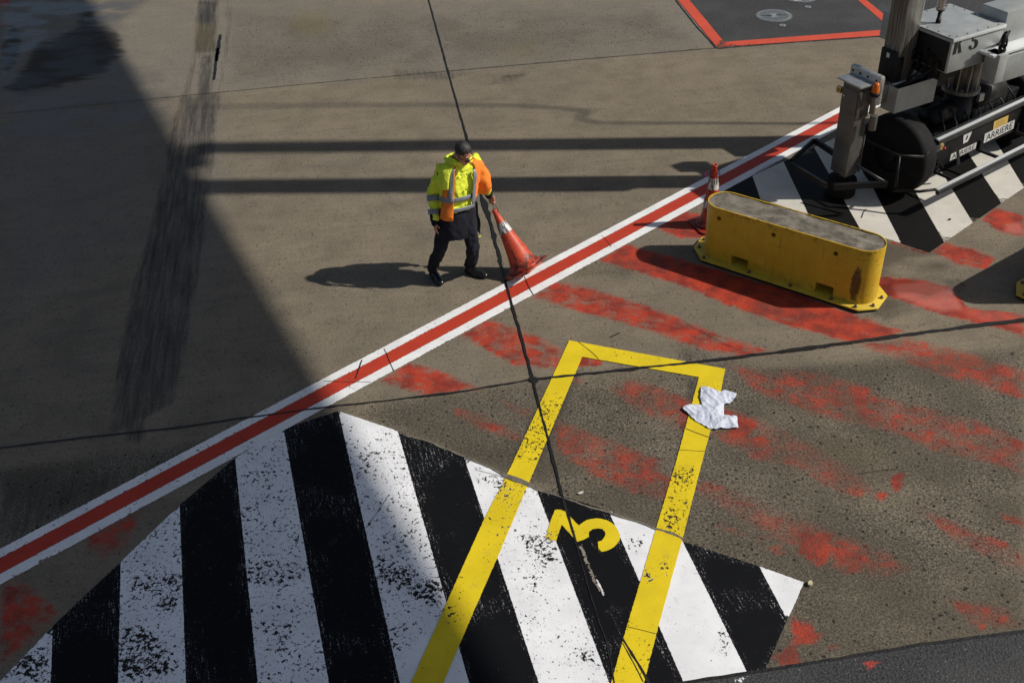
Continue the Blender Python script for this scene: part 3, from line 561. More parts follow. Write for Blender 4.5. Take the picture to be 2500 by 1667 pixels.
for k_ in range(5):   # beyond the frame, same spacing
    t0, b0 = RL[-1]; t1, b1 = RL[-2]; RL.append((t0+(t0-t1), b0+(b0-b1)))
left_tri = [UL[0], RL[0][0], RL[0][1]]
sheet('black_stripe', [left_tri[0], left_tri[1], left_tri[2]], .0044, M['p_black2'])
for i in range(len(RL)-1):
    (t0, b0), (t1, b1) = RL[i], RL[i+1]; white = i % 2 == 0
    poly = [t0, t1, b1]+([LO[1]] if i == 3 else [])+[b0]
    sheet('white_stripe' if white else 'black_stripe', poly, .004 if white else .0044, M['p_white2'] if white else M['p_black2'], res=.12)

# red line with white borders
U0 = Vector((math.cos(R(40.6)), math.sin(R(40.6)))); N0 = Vector((-U0.y, U0.x))
ts = [-7.5+i*.5 for i in range(0, 60)]
def band(n0, n1, t0=1.5, t1=22): return [U0*t+N0*n0 for t in (t0, t1)]+[U0*t+N0*n1 for t in (t1, t0)]
a_w = U0.dot(w2((0, 1343)))-2.6; b_w = a_w+26
n1, n2, n3, n4 = 7.655, 7.546, 7.376, 7.257
sheet('white_line', band(n2, n1, a_w, b_w), .0052, M['p_linew'], res=.12, base_wear=.08)
sheet('red_line', band(n3, n2, a_w, b_w), .0060, M['p_liner'], res=.2)
sheet('white_line', band(n4, n3, a_w, b_w), .0052, M['p_linew'], res=.12, base_wear=.08)

# yellow frame
yo = [(1389.5, 831.6), (1771, 901.4), (1760.8, 954), (1713, 1134), (1667, 1315.7), (1607.7, 1530), (1572.8, 1667)]
yi = [(1421.9, 872.5), (1706, 921.9), (1689, 985), (1648.4, 1134), (1600.7, 1292.7), (1523, 1552.8), (1492, 1667)]
lo_ = [(1389.5, 831.6), (1249.9, 1134), (1182.6, 1266), (1113.7, 1419), (1002.8, 1667)]
li_ = [(1421.9, 872.5), (1311, 1134), (1217, 1357.7), (1159.6, 1487.8), (1083, 1667)]
def W(L): return [w2(p) for p in L]
LOo, LIi, ROo, RIi = W(lo_), W(li_), W(yo[1:]), W(yi[1:])
LOo.append(ext(LOo[-2], LOo[-1], 1.)); LIi.append(ext(LIi[-2], LIi[-1], 1.)); ROo.append(ext(ROo[-2], ROo[-1], 1.)); RIi.append(ext(RIi[-2], RIi[-1], 1.))
poly = LOo[::-1]+ROo+RIi[::-1]+LIi
sheet('yellow_frame_marking', poly, .0080, M['p_yellow'], res=.07)
# yellow numeral, outline traced from the apron
five = [(395, 258), (560, 285), (690, 325), (790, 450), (1045, 712), (1140, 630), (1260, 560), (1400, 528), (1560, 515), (1720, 540), (1860, 590), (1960, 650), (2060, 750), (2130, 860), (2168, 960), (2165, 1100), (2110, 1200), (2020, 1290), (1900, 1370), (1770, 1420), (1660, 1440), (1570, 1435), (1562, 1155), (1650, 1125), (1720, 1060), (1765, 970), (1755, 890), (1690, 820), (1560, 795), (1430, 812), (1350, 870), (1315, 940), (1325, 1040), (1180, 1105), (985, 1170), (870, 1020), (575, 700), (420, 1155), (270, 1125), (120, 1075), (230, 690)]
sheet('yellow_numeral', W(zm(1320, 1220, 11.2, five)), .0084, M['p_yellow'], res=.05)
# asphalt inset with red border (top) and asphalt strip (bottom right)
RO = [(1653.6-60*.826*0, 0)]
bL0, bL1 = w2((1653.6, 0)), w2((1750.5, 117.3)); rR0, rR1 = w2((2152.3, 49)), w2((2092.3, 0))
dn = (bL0-bL1).normalized(); dr = (w2((2146, 88.5))-bL1).normalized(); wd = .145
cL = bL1; far = 9.
def quad(p, a, b, s, e, o0, o1): return [p+a*s+b*o0, p+a*e+b*o0, p+a*e+b*o1, p+a*s+b*o1]
wB = (rR1-cL).dot(dr)
sheet('asphalt_panel', [cL, cL+dr*9, cL+dr*9+dn*far, cL+dn*far], .0035, M['asphalt'], res=.5)
L_out = W([(1620, -42), (1653.6, 0), (1677, 30), (1705, 62), (1750.5, 117.3)]);
inner_c = w2((1768.4, 103.8)); il = w2((1681.6, 0)); il_far = inner_c+(il-inner_c)*2.2
sheet('red_border', [bL1, inner_c, il_far, bL1+(bL0-bL1)*2.2], .0068, M['p_boxred'], res=.3)
bR = w2((2146, 88.5)); iR = w2((2146, 75)); e_o = bL1+(bR-bL1)*2.4; e_i = inner_c+(iR-inner_c)*2.4
sheet('red_border', [bL1, e_o, e_i, inner_c], .0066, M['p_boxred'], res=.3)
q0, q1 = w2((2112, 0)), w2((2154, 33)); p0, p1 = w2((2092, 0)), w2((2151.6, 51.5)); q0 = q1+(q0-q1)*1.0
sheet('red_border', [p1+(p1-p0)*.6, w2((2113.3, 0))+(q1-q0)*0+(q1-w2((2113.3, 0)))*1.6, w2((2113.3, 0))+(w2((2113.3, 0))-q1)*1.2, p0+(p0-p1)*1.2], .0070, M['p_boxred'], res=.3)
ap = sheet('asphalt_strip', [LC[0]+(LC[0]-LC[1])*6, *LC[1:], LC[-1]+(LC[-1]-LC[-2])*4, LC[-1]+(LC[-1]-LC[-2])*4+Vector((0, -3)), LC[0]+(LC[0]-LC[1])*6+Vector((0, -3))], .0062, M['asphalt'], res=.08)
co = verts_np(ap.data); uu, ww = project(co[:, 0], co[:, 1]); set_attr(ap.data, 'red', field(uu, ww, [(Z5((1230, 1400), (1380, 1390), (1500, 1460), (1300, 1480)), .9, 14), (Z5((1140, 1500), (1200, 1520), (1190, 1568), (1150, 1560)), .9, 10), (Z5((900, 1470), (1100, 1440), (1000, 1500)), .6, 12)]))
sheet('white_stripe', W(Z5((500, 1540), (590, 1525), (560, 1568), (510, 1568))), .0070, M['p_white'], res=.05, base_wear=.5)
# pink survey mark
ring = [g(1730+math.cos(a)*11.5, 426.5+math.sin(a)*7.2) for a in [2*math.pi*i/28 for i in range(28)]]; ring2 = [g(1731+math.cos(a)*7.5, 426.5+math.sin(a)*4.3) for a in [2*math.pi*i/28 for i in range(28)]]
o = build('pink_survey_mark', [v+Vector((0, 0, .009)) for v in ring+ring2], [(i, (i+1) % 28, 28+(i+1) % 28, 28+i) for i in range(28)], M['p_pink']); o['kind'] = 'structure'; set_attr(o.data, 'ed', np.full(56, .5)); set_attr(o.data, 'wear', np.full(56, .1))
sheet('white_dot_marking', [w2((1731+math.cos(a)*7.5, 426.5+math.sin(a)*4.3)) for a in [2*math.pi*i/20 for i in range(20)]], .0088, M['p_linew'], res=.2)
for pl in ([(1680, 437.5), (1681, 435.3), (1708, 433.5), (1709, 435.5), (1696, 438.5)], [(1668.5, 439.5), (1671, 437.5), (1689, 446), (1686, 448.5)], [(1681, 443.5), (1680, 441.5), (1702, 435), (1704, 437)]):
    sheet('pink_survey_mark', W(pl), .0092, M['p_pink'], res=.5)

# joints
def crack(name, pts, width, jit=.5, z=.0095, blob=0., seg=.035, wob=.006):
    P_ = [w2(p) for p in pts]; L = []
    for a, b in zip(P_[:-1], P_[1:]):
        n = max(1, int((b-a).length/seg)); L += [a+(b-a)*(i/n) for i in range(n)]
    L.append(P_[-1]); vs = []; n = len(L)
    for i, p in enumerate(L):
        t = (L[min(i+1, n-1)]-L[max(0, i-1)]).normalized(); nn = Vector((-t.y, t.x))
        q = noise.noise(Vector((p.x*9, p.y*9, 3))); q2 = noise.noise(Vector((p.x*3, p.y*3, 7))); q3 = noise.noise(Vector((p.x*14, p.y*14, 17)))
        wl = width*(1+jit*q+blob*max(0, q2)); wr = width*(1+jit*q3+blob*max(0, q2)); off = wob*noise.noise(Vector((p.x*5, p.y*5, 1)))
        vs += [(p+nn*(max(wl, .002)+off)).to_3d()+Vector((0, 0, z)), (p-nn*(max(wr, .002)-off)).to_3d()+Vector((0, 0, z))]
    o = build(name, vs, [(2*i, 2*i+1, 2*i+3, 2*i+2) for i in range(n-1)], M['tar']); o['kind'] = 'structure'; return o
J = [(1025, -80), (1046.3, 0), (1093.9, 175.2), (1143, 350), (1176, 478), (1196, 539), (1222, 641), (1242, 720), (1271, 815), (1301, 928.7), (1325, 1026), (1352, 1124.5), (1374, 1216), (1408, 1331)]
crack('rubber_streak', [(538, 85), (533, 120), (529, 150)], .028, .6, z=.0022); crack('rubber_streak', [(531, 118), (526, 165), (522, 196)], .024, .6, z=.0022)
crack('expansion_joint', J[:5], .011, .5, blob=1.); crack('expansion_joint', J[4:7], .017, .6, blob=2.2, wob=.012); crack('expansion_joint', J[6:10], .0135, .5, blob=.8); crack('expansion_joint', J[9:], .0115, .6, blob=.8)
crack('expansion_joint', [(1408, 1331), (1446.5, 1469), (1480, 1567), (1500, 1667), (1515, 1730)], .005, .8)
crack('expansion_joint', [(1520, 1560), (1545, 1600), (1575, 1650), (1600, 1700)], .010, .8); crack('expansion_joint', [(1520, 1570), (1550, 1625), (1570, 1665)], .004, .8)
crack('expansion_joint', [(-60, 1101), (0, 1094), (228, 1067), (450, 1043), (616, 1018.4), (800, 994.5)], .011, .6); crack('expansion_joint', [(800, 994.5), (1100, 961), (1290, 929)], .0085, .8, blob=1.5)
crack('expansion_joint', [(1290, 929), (1500, 906), (1679, 887.8), (1900, 861)], .016, .7, blob=1.1); crack('expansion_joint', [(1900, 861), (2070, 838), (2218, 818), (2350, 800), (2500, 782), (2560, 774)], .022, .6, blob=1.2)
crack('expansion_joint', [(-60, 285), (0, 279.6), (400, 240), (800, 201.4), (1094, 175)], .0055, .8); crack('expansion_joint', [(1094, 175), (1400, 148), (1700, 122.4), (1752, 118.5)], .007, .7)
crack('expansion_joint', [(1500, 1693), (1669, 1667), (1868, 1637), (2250, 1574), (2500, 1541.5), (2600, 1526)], .013, .3, z=.0098)
crack('expansion_joint', [(1752, 120), (1950, 104), (2146, 91), (2300, 78)], .009, .8, z=.0098); crack('expansion_joint', [(1590, -60), (1648, 0), (1700, 65), (1749, 119)], .012, .8, z=.0060)
random.seed(11); pale = m_plain('pale_scrape', (.155, .145, .13), .9, 0, .2, 60)
for k_ in range(15):
    y_ = 676+17.5*k_; x0_ = 190-4*k_+random.uniform(-20, 25); x1_ = 320-3.2*k_+random.uniform(-25, 5); P_ = [w2((x0_+(x1_-x0_)*i/8, y_-(x1_-x0_)*i/8*.115+1.2*math.sin(i*1.7+k_))) for i in range(9)]; vs = []
    for i, p in enumerate(P_): hw_ = .0055*math.sin(math.pi*(i+.4)/8.8)*(1+.5*noise.noise(Vector((p.x*20, p.y, 0)))); vs += [(p.x, p.y+hw_, .0022), (p.x, p.y-hw_, .0022)]
    o = build('scrape_mark', vs, [(2*i+1, 2*i+3, 2*i+2, 2*i) for i in range(8)], pale); o['kind'] = 'structure'
_tar = M['tar']; M['tar'] = m_plain('crumbled_concrete_edge', (.15, .13, .10), .9, 0, .4, 60)
crack('crumbled_joint', [(975, 1058), (1050, 1080), (1132, 1116), (1200, 1142), (1236, 1166)], .009, 1.4, z=.0090, blob=1.5, wob=.02)
crack('crumbled_joint', [(1236, 1164), (1262, 1172), (1290, 1184), (1330, 1200)], .018, 1., z=.0092, blob=1.2, wob=.015)
crack('crumbled_joint', [(1330, 1200), (1420, 1232), (1510, 1260), (1600, 1290), (1640, 1304), (1667, 1318)], .008, 1.4, z=.0090, blob=1.5, wob=.02)
M['tar'] = _tar
def star(px, r):
    c = w2(px); n = 18; pts = [c+Vector((math.cos(a), math.sin(a)))*r*(.7+.5*random.random()) for a in [2*math.pi*i/n for i in range(n)]]
    o = build('tar_patch', [(p.x, p.y, .0102) for p in pts], [tuple(range(n))], M['tar']); o['kind'] = 'structure'
star((1303, 929), .05)
for a_, w_ in ([[(1280, 677), (1290, 700), (1302, 722)], .006], [[(938, 852), (950, 880), (962, 907)], .005], [[(1470, 577), (1482, 590), (1492, 604)], .004], [[(868, 925), (880, 890), (884, 880)], .010], [[(790, 932), (905, 934)], .004], [[(1411, 835), (1440, 858), (1462, 878)], .004], [[(1674, 1047), (1700, 1058), (1730, 1068)], .006], [[(1655, 1099), (1722, 1103)], .003],
               [[(1675, 790), (1720, 815), (1790, 850)], .004], [[(1160, 1147), (1210, 1160), (1262, 1180)], .0025], [[(895, 1290), (950, 1210)], .0025], [[(1530, 1530), (1600, 1548)], .003], [[(1845, 425), (1880, 402), (1925, 388)], .004]):
    crack('hairline_crack', a_, w_/1.6, .8, z=.0105, seg=.02)

# ------------------------------------------------------------------ manholes and small discs
def manhole(c, r, label, rot, grp=None):
    root = empty('manhole_cover', (c.x, c.y, 0), label, 'manhole cover', grp)
    mb = MB(); mb.tube([(c.x, c.y, .002), (c.x, c.y, .010)], r*1.12, 48); mb.build('ring', M['iron_ring'], root)
    mb = MB(); mb.tube([(c.x, c.y, .004), (c.x, c.y, .016)], r, 48); lid = mb.build('lid', M['iron'], root)
    mb = MB(); cr, sr = math.cos(rot), math.sin(rot)
    for i in range(-9, 10):
        y = i*r/9.6; h_ = math.sqrt(max(0, r*r*.88-y*y)); segs = [(-h_, -.30*r), (.30*r, h_)] if abs(y) < .3*r else [(-h_, h_)]
        for x0, x1 in segs:
            if x1-x0 < .02: continue
            a = Vector((c.x+x0*cr-y*sr, c.y+x0*sr+y*cr, .0155)); b = Vector((c.x+x1*cr-y*sr, c.y+x1*sr+y*cr, .0155)); n_ = Vector((-sr, cr, 0))*.007
            mb.add([a-n_, b-n_, b+n_, a+n_, *(q+Vector((0, 0, .0012)) for q in (a-n_, b-n_, b+n_, a+n_))], [(4, 5, 6, 7), (0, 1, 5, 4), (1, 2, 6, 5), (2, 3, 7, 6), (3, 0, 4, 7)])
    mb.build('groove', M['iron_dark'], lid)
    for s in (-1, 1):
        mb = MB(); a = Vector((c.x+s*.30*r, c.y, .0185)); mb.ball(a, .05, .034, .003); mb.box(a+Vector((0, -.005, -.002)), (s*.5*r, 0, 0), (0, .01, 0), (0, 0, .003)); mb.build('keyhole', M['iron_dark'], lid)
    return root
mc = g((1600+1135/3.92), 157/3.92)
manhole(mc, .275, 'round grey ribbed manhole cover with two dark keyholes inside the red border', R(105))
m2 = g(1600+1385/3.92, -6)
r2 = manhole(m2, .27, 'round grey manhole cover with a white tag, cut by the top photo edge', R(60))
mb = MB(); q = g(1600+1357/3.92, 2.5); mb.box(q+Vector((-.075, -.05, .018)), (.15, 0, 0), (0, .12, 0), (0, 0, .004)); mb.build('tag', M['white_sign'], r2)
for p, lab in (((1600+1460/3.92, 73/3.92), 'small plain steel disc in the asphalt, beside the white-tagged manhole cover'), ((1600+1218/3.92, 250/3.92), 'small steel disc with dark centre in the asphalt below the two-keyhole manhole cover')):
    c = g(*p); mb = MB(); mb.tube([(c.x, c.y, .003), (c.x, c.y, .012)], .055, 24); o = mb.build('ground_stud', M['iron'], None, origin=(c.x, c.y, 0)); tag(o, lab, 'ground stud')
    mb = MB(); mb.tube([(c.x, c.y, .012), (c.x, c.y, .0135)], .018, 16); mb.build('centre_cap', M['iron_dark'], o)

# ------------------------------------------------------------------ barriers
def octa(Lh, Wh, ch): return [(-Lh, -Wh+ch*.9), (-Lh+ch*1.2, -Wh), (Lh-ch*1.2, -Wh), (Lh, -Wh+ch*.9), (Lh, Wh-ch*.9), (Lh-ch*1.2, Wh), (-Lh+ch*1.2, Wh), (-Lh, Wh-ch*.9)]
def stadium(Lh, r, n=20):
    c = Lh-r; return [(c+r*math.sin(a), -r*math.cos(a)) for a in [math.pi*i/n for i in range(n+1)]]+[(-c-r*math.sin(a), r*math.cos(a)) for a in [math.pi*i/n for i in range(n+1)]]
BL, BW, BH = 1.005, .205, .70
def make_barrier():
    root = empty('concrete_barrier', (0, 0, 0))
    # base plate (own outline with pointed ends)
    pl = [(-1.115, -.09), (-.915, -.287), (.934, -.289), (1.092, -.142), (1.087, .14), (.935, .289), (-.93, .289), (-1.14, .155)]
    mb = MB(); mb.prism(pl, .028, .045); mb.build('base_plate', M['yellow_plate'], root, bev=.003)
    mb = MB(); mb.prism([(x*.985, y*.96) for x, y in pl], .0, .0275); mb.build('rubber_pad', M['rubber'], root)
    outer = stadium(BL, BW); inner = stadium(BL-.012, BW-.012); n = len(outer)
    vs = [(x, y, .046) for x, y in outer]+[(x, y, BH) for x, y in outer]+[(x, y, BH) for x, y in inner]+[(x, y, BH-.12) for x, y in inner]
    fs = [tuple(range(n-1, -1, -1)), tuple(range(3*n, 4*n))]
    for k_ in range(3): fs += [(k_*n+i, k_*n+(i+1) % n, (k_+1)*n+(i+1) % n, (k_+1)*n+i) for i in range(n)]
    sh = build('shell', vs, fs, M['yellow'], root)
    cut = MB()
    for x in (-.585, .41): cut.box((x, -BW-.05, .040), (.20, 0, 0), (0, .36, 0), (0, 0, .125))
    for x in (-.78, -.13, .57): cut.tube([(x, -BW-.05, .575), (x, -BW+.09, .575)], .026, 20)
    cu = cut.build('cutter', M['yellow'], root)
    md = sh.modifiers.new('c', 'BOOLEAN'); md.object = cu; md.operation = 'DIFFERENCE'; md.solver = 'EXACT'; modapply(sh)
    bpy.data.objects.remove(cu)
    for p in sh.data.polygons: p.use_smooth = True
    sh.data.set_sharp_from_angle(angle=R(35))
    # concrete fill, slightly uneven
    bm = bmesh.new(); inn = stadium(BL-.013, BW-.013, 14); f = bm.faces.new([bm.verts.new((x, y, BH-.012)) for x, y in inn]); bmesh.ops.triangulate(bm, faces=[f])
    for ax in (0, 1):
        for i in range(-60, 61):
            cc = i*.03; 
            if abs(cc) < (BL if ax == 0 else BW): bmesh.ops.bisect_plane(bm, geom=bm.verts[:]+bm.edges[:]+bm.faces[:], plane_co=(cc, 0, 0) if ax == 0 else (0, cc, 0), plane_no=(1, 0, 0) if ax == 0 else (0, 1, 0))
    for v in bm.verts: v.co.z += .010*noise.noise(Vector((v.co.x*5, v.co.y*8, 2)))+.005*noise.noise(Vector((v.co.x*20, v.co.y*20, 5)))
    me = bpy.data.meshes.new('concrete_fill'); bm.to_mesh(me); bm.free(); me.materials.append(M['conc'])
    for p in me.polygons: p.use_smooth = True
    o = bpy.data.objects.new('concrete_fill', me); COL.objects.link(o); o.parent = root
    bolts = [(-1.085, .10), (-1.055, -.07), (-.90, -.25), (-.34, -.25), (.15, -.25), (.62, -.25), (.885, -.25), (1.03, -.13), (1.05, .06), (-.9, .245), (-.3, .245), (.3, .245), (.85, .245)]
    mb = MB(); mb.tube([(0, 0, 0), (0, 0, .006)], .022, 16); mb.tube([(0, 0, .006), (0, 0, .024)], .0155, 6); mb.tube([(0, 0, .024), (0, 0, .034)], .007, 8); b0 = mb.build('bolt', M['bolt'], root)
    for i, (x, y) in enumerate(bolts):
        b = b0 if i == 0 else b0.copy()
        if i: COL.objects.link(b); b.parent = root
        b.location = (x, y, .045)
    return root
bar = make_barrier()
def place_bar(o, left_end, az):
    d = Vector((math.cos(az), math.sin(az), 0)); c = Vector((left_end[0], left_end[1], 0))+d*BL; o.location = c; o.rotation_euler = (0, 0, az)
azb = math.atan2(9.3959819-10.53697, 3.9117679-2.25871903)+R(-1.6)
bar.location = (3.085, 9.955, 0); bar.rotation_euler = (0, 0, R(-37.7))
tag(bar, 'long yellow steel barrier filled with concrete, standing whole beside the red cone', 'barrier', 'yellow concrete-filled barriers')
def copy_tree(o, parent=None):
    c = o.copy(); COL.objects.link(c); c.parent = parent
    for ch in list(o.children): copy_tree(ch, c)
    return c
bar2 = copy_tree(bar); place_bar(bar2, (5.57, 9.265), R(34))
tag(bar2, 'yellow barrier showing only its bolted plate corner at the right edge of the photo', 'barrier', 'yellow concrete-filled barriers')

# ------------------------------------------------------------------ cones
def cone(name, tip, base, hgt, mat, label, bands, spin, rb=.135, rt=.028, sq=.215):
    """built upright at the origin, then stood or leaned with its parts"""
    root = empty(name, base, label, 'traffic cone', 'red traffic cones')
    OFF[root] = Vector((0, 0, 0))
    prof = [(rt*.55, hgt-.05), (rt*.6, hgt), (rt*1.1, hgt+.002), (rt*1.15, hgt-.02), (rt, hgt-.035)]
    for i in range(1, 9): f = i/8; prof.append((rt+(rb-rt)*f, hgt-.035-(hgt-.11)*f))
    prof += [(rb+.030, .062), (rb+.045, .045), (rb+.048, .022), (rb+.02, .018)]
    n = 32; vs = []; fs = []
    for r_, z in prof: vs += [(r_*math.cos(2*math.pi*j/n), r_*math.sin(2*math.pi*j/n), z) for j in range(n)]
    for i in range(len(prof)-1): fs += [(i*n+j, i*n+(j+1) % n, (i+1)*n+(j+1) % n, (i+1)*n+j) for j in range(n)]
    fs = [tuple(reversed(f)) for f in fs]
    for i_, v in enumerate(vs):
        k_ = 1+.05*noise.noise(Vector((v[0]*9, v[1]*9, v[2]*6))); vs[i_] = (v[0]*k_, v[1]*k_, v[2]+.004*noise.noise(Vector(v)*15))
    body = build('cone_body', vs, fs, mat, root, smooth=True)
    mb = MB(); s = sq; pts = []
    for cx_, cy_ in ((s, s), (-s, s), (-s, -s), (s, -s)):
        a0 = math.atan2(cy_, cx_)
        for da in (-.16, 0, .16): pts.append((s*1.33*math.cos(a0+da)*(1 if da else 1.04), s*1.33*math.sin(a0+da)*(1 if da else 1.04)))
    for i in range(len(pts)): pass
    mb.prism(pts, 0, .022); b = mb.build('base_plate', mat, root)
    md = b.modifiers.new('s', 'SUBSURF'); md.subdivision_type = 'SIMPLE'; md.levels = 3; md.render_levels = 3; modapply(b)
    for v in b.data.vertices: v.co.z += .02*max(0, (v.co.xy.length-s))/.08*noise.noise(v.co*7)
    bevel(b, .005)
    for z0, z1 in bands:
        vs = []; fs = []; k_ = 8
        for i in range(k_+1):
            z = z0+(z1-z0)*i/k_; r_ = rt+(rb-rt)*(hgt-.035-z)/(hgt-.11)+.0055
            for j in range(n):
                zz = z+(.010*noise.noise(Vector((j*.9, 4, z0))) if i in (0, k_) else 0); vs.append((r_*math.cos(2*math.pi*j/n), r_*math.sin(2*math.pi*j/n), zz))
        fs = [(i*n+j, i*n+(j+1) % n, (i+1)*n+(j+1) % n, (i+1)*n+j) for i in range(k_) for j in range(n)]
        build('reflective_sleeve', vs, fs, M['sleeve'], root, smooth=True)
    ax = (Vector(tip)-Vector(base)).normalized()
    q = Vector((0, 0, 1)).rotation_difference(ax); root.rotation_mode = 'QUATERNION'
    root.rotation_quaternion = q @ Matrix.Rotation(spin, 4, 'Z').to_quaternion()
    return root
base1 = g(1284, 655, .095); tip1 = Vector((g(1207, 515, .73)))
c1 = cone('traffic_cone', tip1, base1, .755, M['cone'], 'worn red-orange cone with one white sleeve, leaning on its cord beside the walking man', [(.475, .60)], R(52), rb=.15, rt=.026, sq=.205)
c2g = g(1733, 549)
c2 = cone('traffic_cone', (c2g.x, c2g.y, 1), (c2g.x, c2g.y, .0), .80, M['cone2'], 'dark red cone with two white sleeves standing upright behind the end of the yellow barrier', [(.50, .64), (.26, .36)], R(20), rb=.125, rt=.03, sq=.19)
def local_tube(root, pts, r, name, mat):
    bpy.context.view_layer.update(); inv = root.matrix_world.inverted(); mb = MB(); mb.tube([inv@Vector(p) for p in pts], r, 8); return mb.build(name, mat, root, True)

# ------------------------------------------------------------------ the man
def smoothmesh(o, vox, it=4, disp=0., dsc=8.):
    m = o.modifiers.new('r', 'REMESH'); m.mode = 'VOXEL'; m.voxel_size = vox; m.use_smooth_shade = True
    m2 = o.modifiers.new('s', 'SMOOTH'); m2.iterations = it; m2.factor = .5; modapply(o)
    if disp:
        me = o.data
        ns = [v.normal.copy() for v in me.vertices]
        for v, nn in zip(me.vertices, ns):
            p = v.co+OFF[o]; k_ = noise.noise(Vector((p.x*dsc, p.y*dsc, p.z*dsc*.55)))+.5*noise.noise(p*dsc*2.3); ri = abs(noise.noise(Vector((p.x*dsc*1.3+4, p.y*dsc*1.3, p.z*dsc*.8)))); v.co += nn*disp*(k_-ri*.9)
    for p in o.data.polygons: p.use_smooth = True
    return o
mroot_loc = (-.58, 10.18, 0)
FW = Vector((math.cos(R(-66)), math.sin(R(-66)), 0)); RT = Vector((FW.y, -FW.x, 0)); ZU = Vector((0, 0, 1))  # forward and the man's right
shR, elR, wrR = Vector((-.665, 10.20, 1.375)), Vector((-.775, 10.25, 1.07)), Vector((-.775, 10.10, .80))
shL, elL, wrL = Vector((-.315, 10.37, 1.375)), Vector((-.235, 10.44, 1.11)), Vector((-.185, 10.44, .915))
hipR, knR, anR = Vector((-.60, 10.15, .87)), Vector((-.745, 10.09, .47)), Vector((-.852, 10.23, .09))
hipL, knL, anL = Vector((-.45, 10.22, .87)), Vector((-.385, 10.08, .47)), Vector((-.435, 10.27, .09))
headc = Vector((-.420, 10.175, 1.55)); neck = Vector((-.485, 10.28, 1.42)); pelv = Vector((-.525, 10.185, .90)); chest = Vector((-.49, 10.26, 1.25))
HF = Vector((.58, -.62, -.42)).normalized(); HR = HF.cross(ZU).normalized(); HU = HR.cross(HF).normalized()
HM = Matrix((HR, HF, HU)).transposed()    # head frame: x right, y face, z crown
def hp(x, y, z): return headc+HM@Vector((x, y, z))
body = MB()
body.ball(hp(0, -.012, .03), .076, .095, .088, HM); body.ball(hp(0, .028, -.035), .060, .066, .080, HM); body.ball(hp(0, .055, -.085), .034, .034, .030, HM)
body.tube([hp(0, .082, .01), hp(0, .110, -.028)], [.010, .015], 8, round_=True); body.tube([hp(-.03, .076, .022), hp(.03, .076, .022)], .013, 8, round_=True)
body.tube([hp(-.02, .088, -.062), hp(.02, .088, -.062)], .008, 8, round_=True)
for s in (-1, 1): body.ball(hp(s*.079, -.005, -.01), .012, .022, .032, HM)
body.tube([neck-ZU*.06, neck+ZU*.05, hp(0, -.03, -.06)], [.062, .058, .055], 14, round_=True)
body.tube([pelv, chest, neck-ZU*.06], [.12, .125, .08], 16, round_=True)
for s_, e_, w_ in ((shR, elR, wrR), (shL, elL, wrL)):
    body.tube([chest+ZU*.05, s_], [.09, .042], 12, round_=True); body.tube([s_, e_, w_], [.042, .036, .026], 12, round_=True)
for h_, k_, a_ in ((hipR, knR, anR), (hipL, knL, anL)): body.tube([pelv, h_, k_, a_], [.10, .085, .055, .038], 12, round_=True)
def hand(mb, wr, d, palm_n, thumb_side, curl):
    """d: forearm direction; fingers curl towards palm_n"""
    d = d.normalized(); n_ = (palm_n-d*palm_n.dot(d)).normalized(); s = d.cross(n_)*thumb_side
    mb.tube([wr-d*.02, wr+d*.015], [.026, .024], 12, round_=True)
    for i, a in enumerate((-.027, -.009, .009, .027)): mb.tube([wr+d*.01+s*a*.6, wr+d*.088+s*a], [.014, .0115], 8, round_=True)
    for i, (a, L) in enumerate(zip((.029, .010, -.009, -.027), (.070, .078, .073, .057))):
        p = wr+d*.088+s*a; ang = 0; pts = [p]
        for k_, fr in enumerate((.42, .33, .25)):
            ang += curl[k_]*(1+.12*i); dd = d*math.cos(ang)+n_*math.sin(ang); p = p+dd*L*fr; pts.append(p)
        mb.tube(pts, [.0100, .0092, .0084, .0072], 8, round_=True)
    p = wr+d*.025+s*.026; mb.tube([p, p+(d*.55+s*.7+n_*.4).normalized()*.036, p+(d*.55+s*.7+n_*.4).normalized()*.036+(d*.8+n_*.55-s*.15).normalized()*.030], [.013, .011, .0085], 8, round_=True)
dR = (wrR-elR).normalized(); dL = (wrL-elL).normalized()
hand(body, wrR+dR*.01, (dR+Vector((.1, 0, -.5))).normalized(), -RT, 1, (.35, .4, .3))
hand(body, wrL+dL*.01, (dL+Vector((.25, 0, -.2))).normalized(), Vector((-.2, -1, -.3)), -1, (1.0, 1.3, 1.0))
man = body.build('person', M['skin'], None, origin=mroot_loc)
smoothmesh(man, .0055, 2)
tag(man, 'person in yellow high-visibility jacket and open orange vest, pulling a cone by its cord', 'person')
# hair: cap over the skull
hm = MB(); hm.ball(hp(0, -.022, .040), .0835, .100, .090, HM, 36, 24)
keep = []; 
for f in hm.f:
    c = sum((hm.v[i] for i in f), Vector())/len(f); l = HM.inverted()@(c-headc)
    lim = .070 if l.y > .055 else .045 if l.y > .02 else (-.005 + (.02 if abs(l.x) > .06 and l.y > -.03 else 0) if l.y > -.05 else -.065)
    if l.z > lim+.008*noise.noise(l*60): keep.append(f)
h = build('hair', hm.v, keep, M['hair'], man, True); sm = h.modifiers.new('s', 'SOLIDIFY'); sm.thickness = .012; sm.offset = -1; modapply(h)
for v in h.data.vertices:
    l = HM.inverted()@(v.co+OFF[h]-headc); v.co += HM@Vector((0, .3, 1)).normalized()*.005*noise.noise(Vector((l.x*90, l.y*14, l.z*20)))
for p in h.data.polygons: p.use_smooth = True
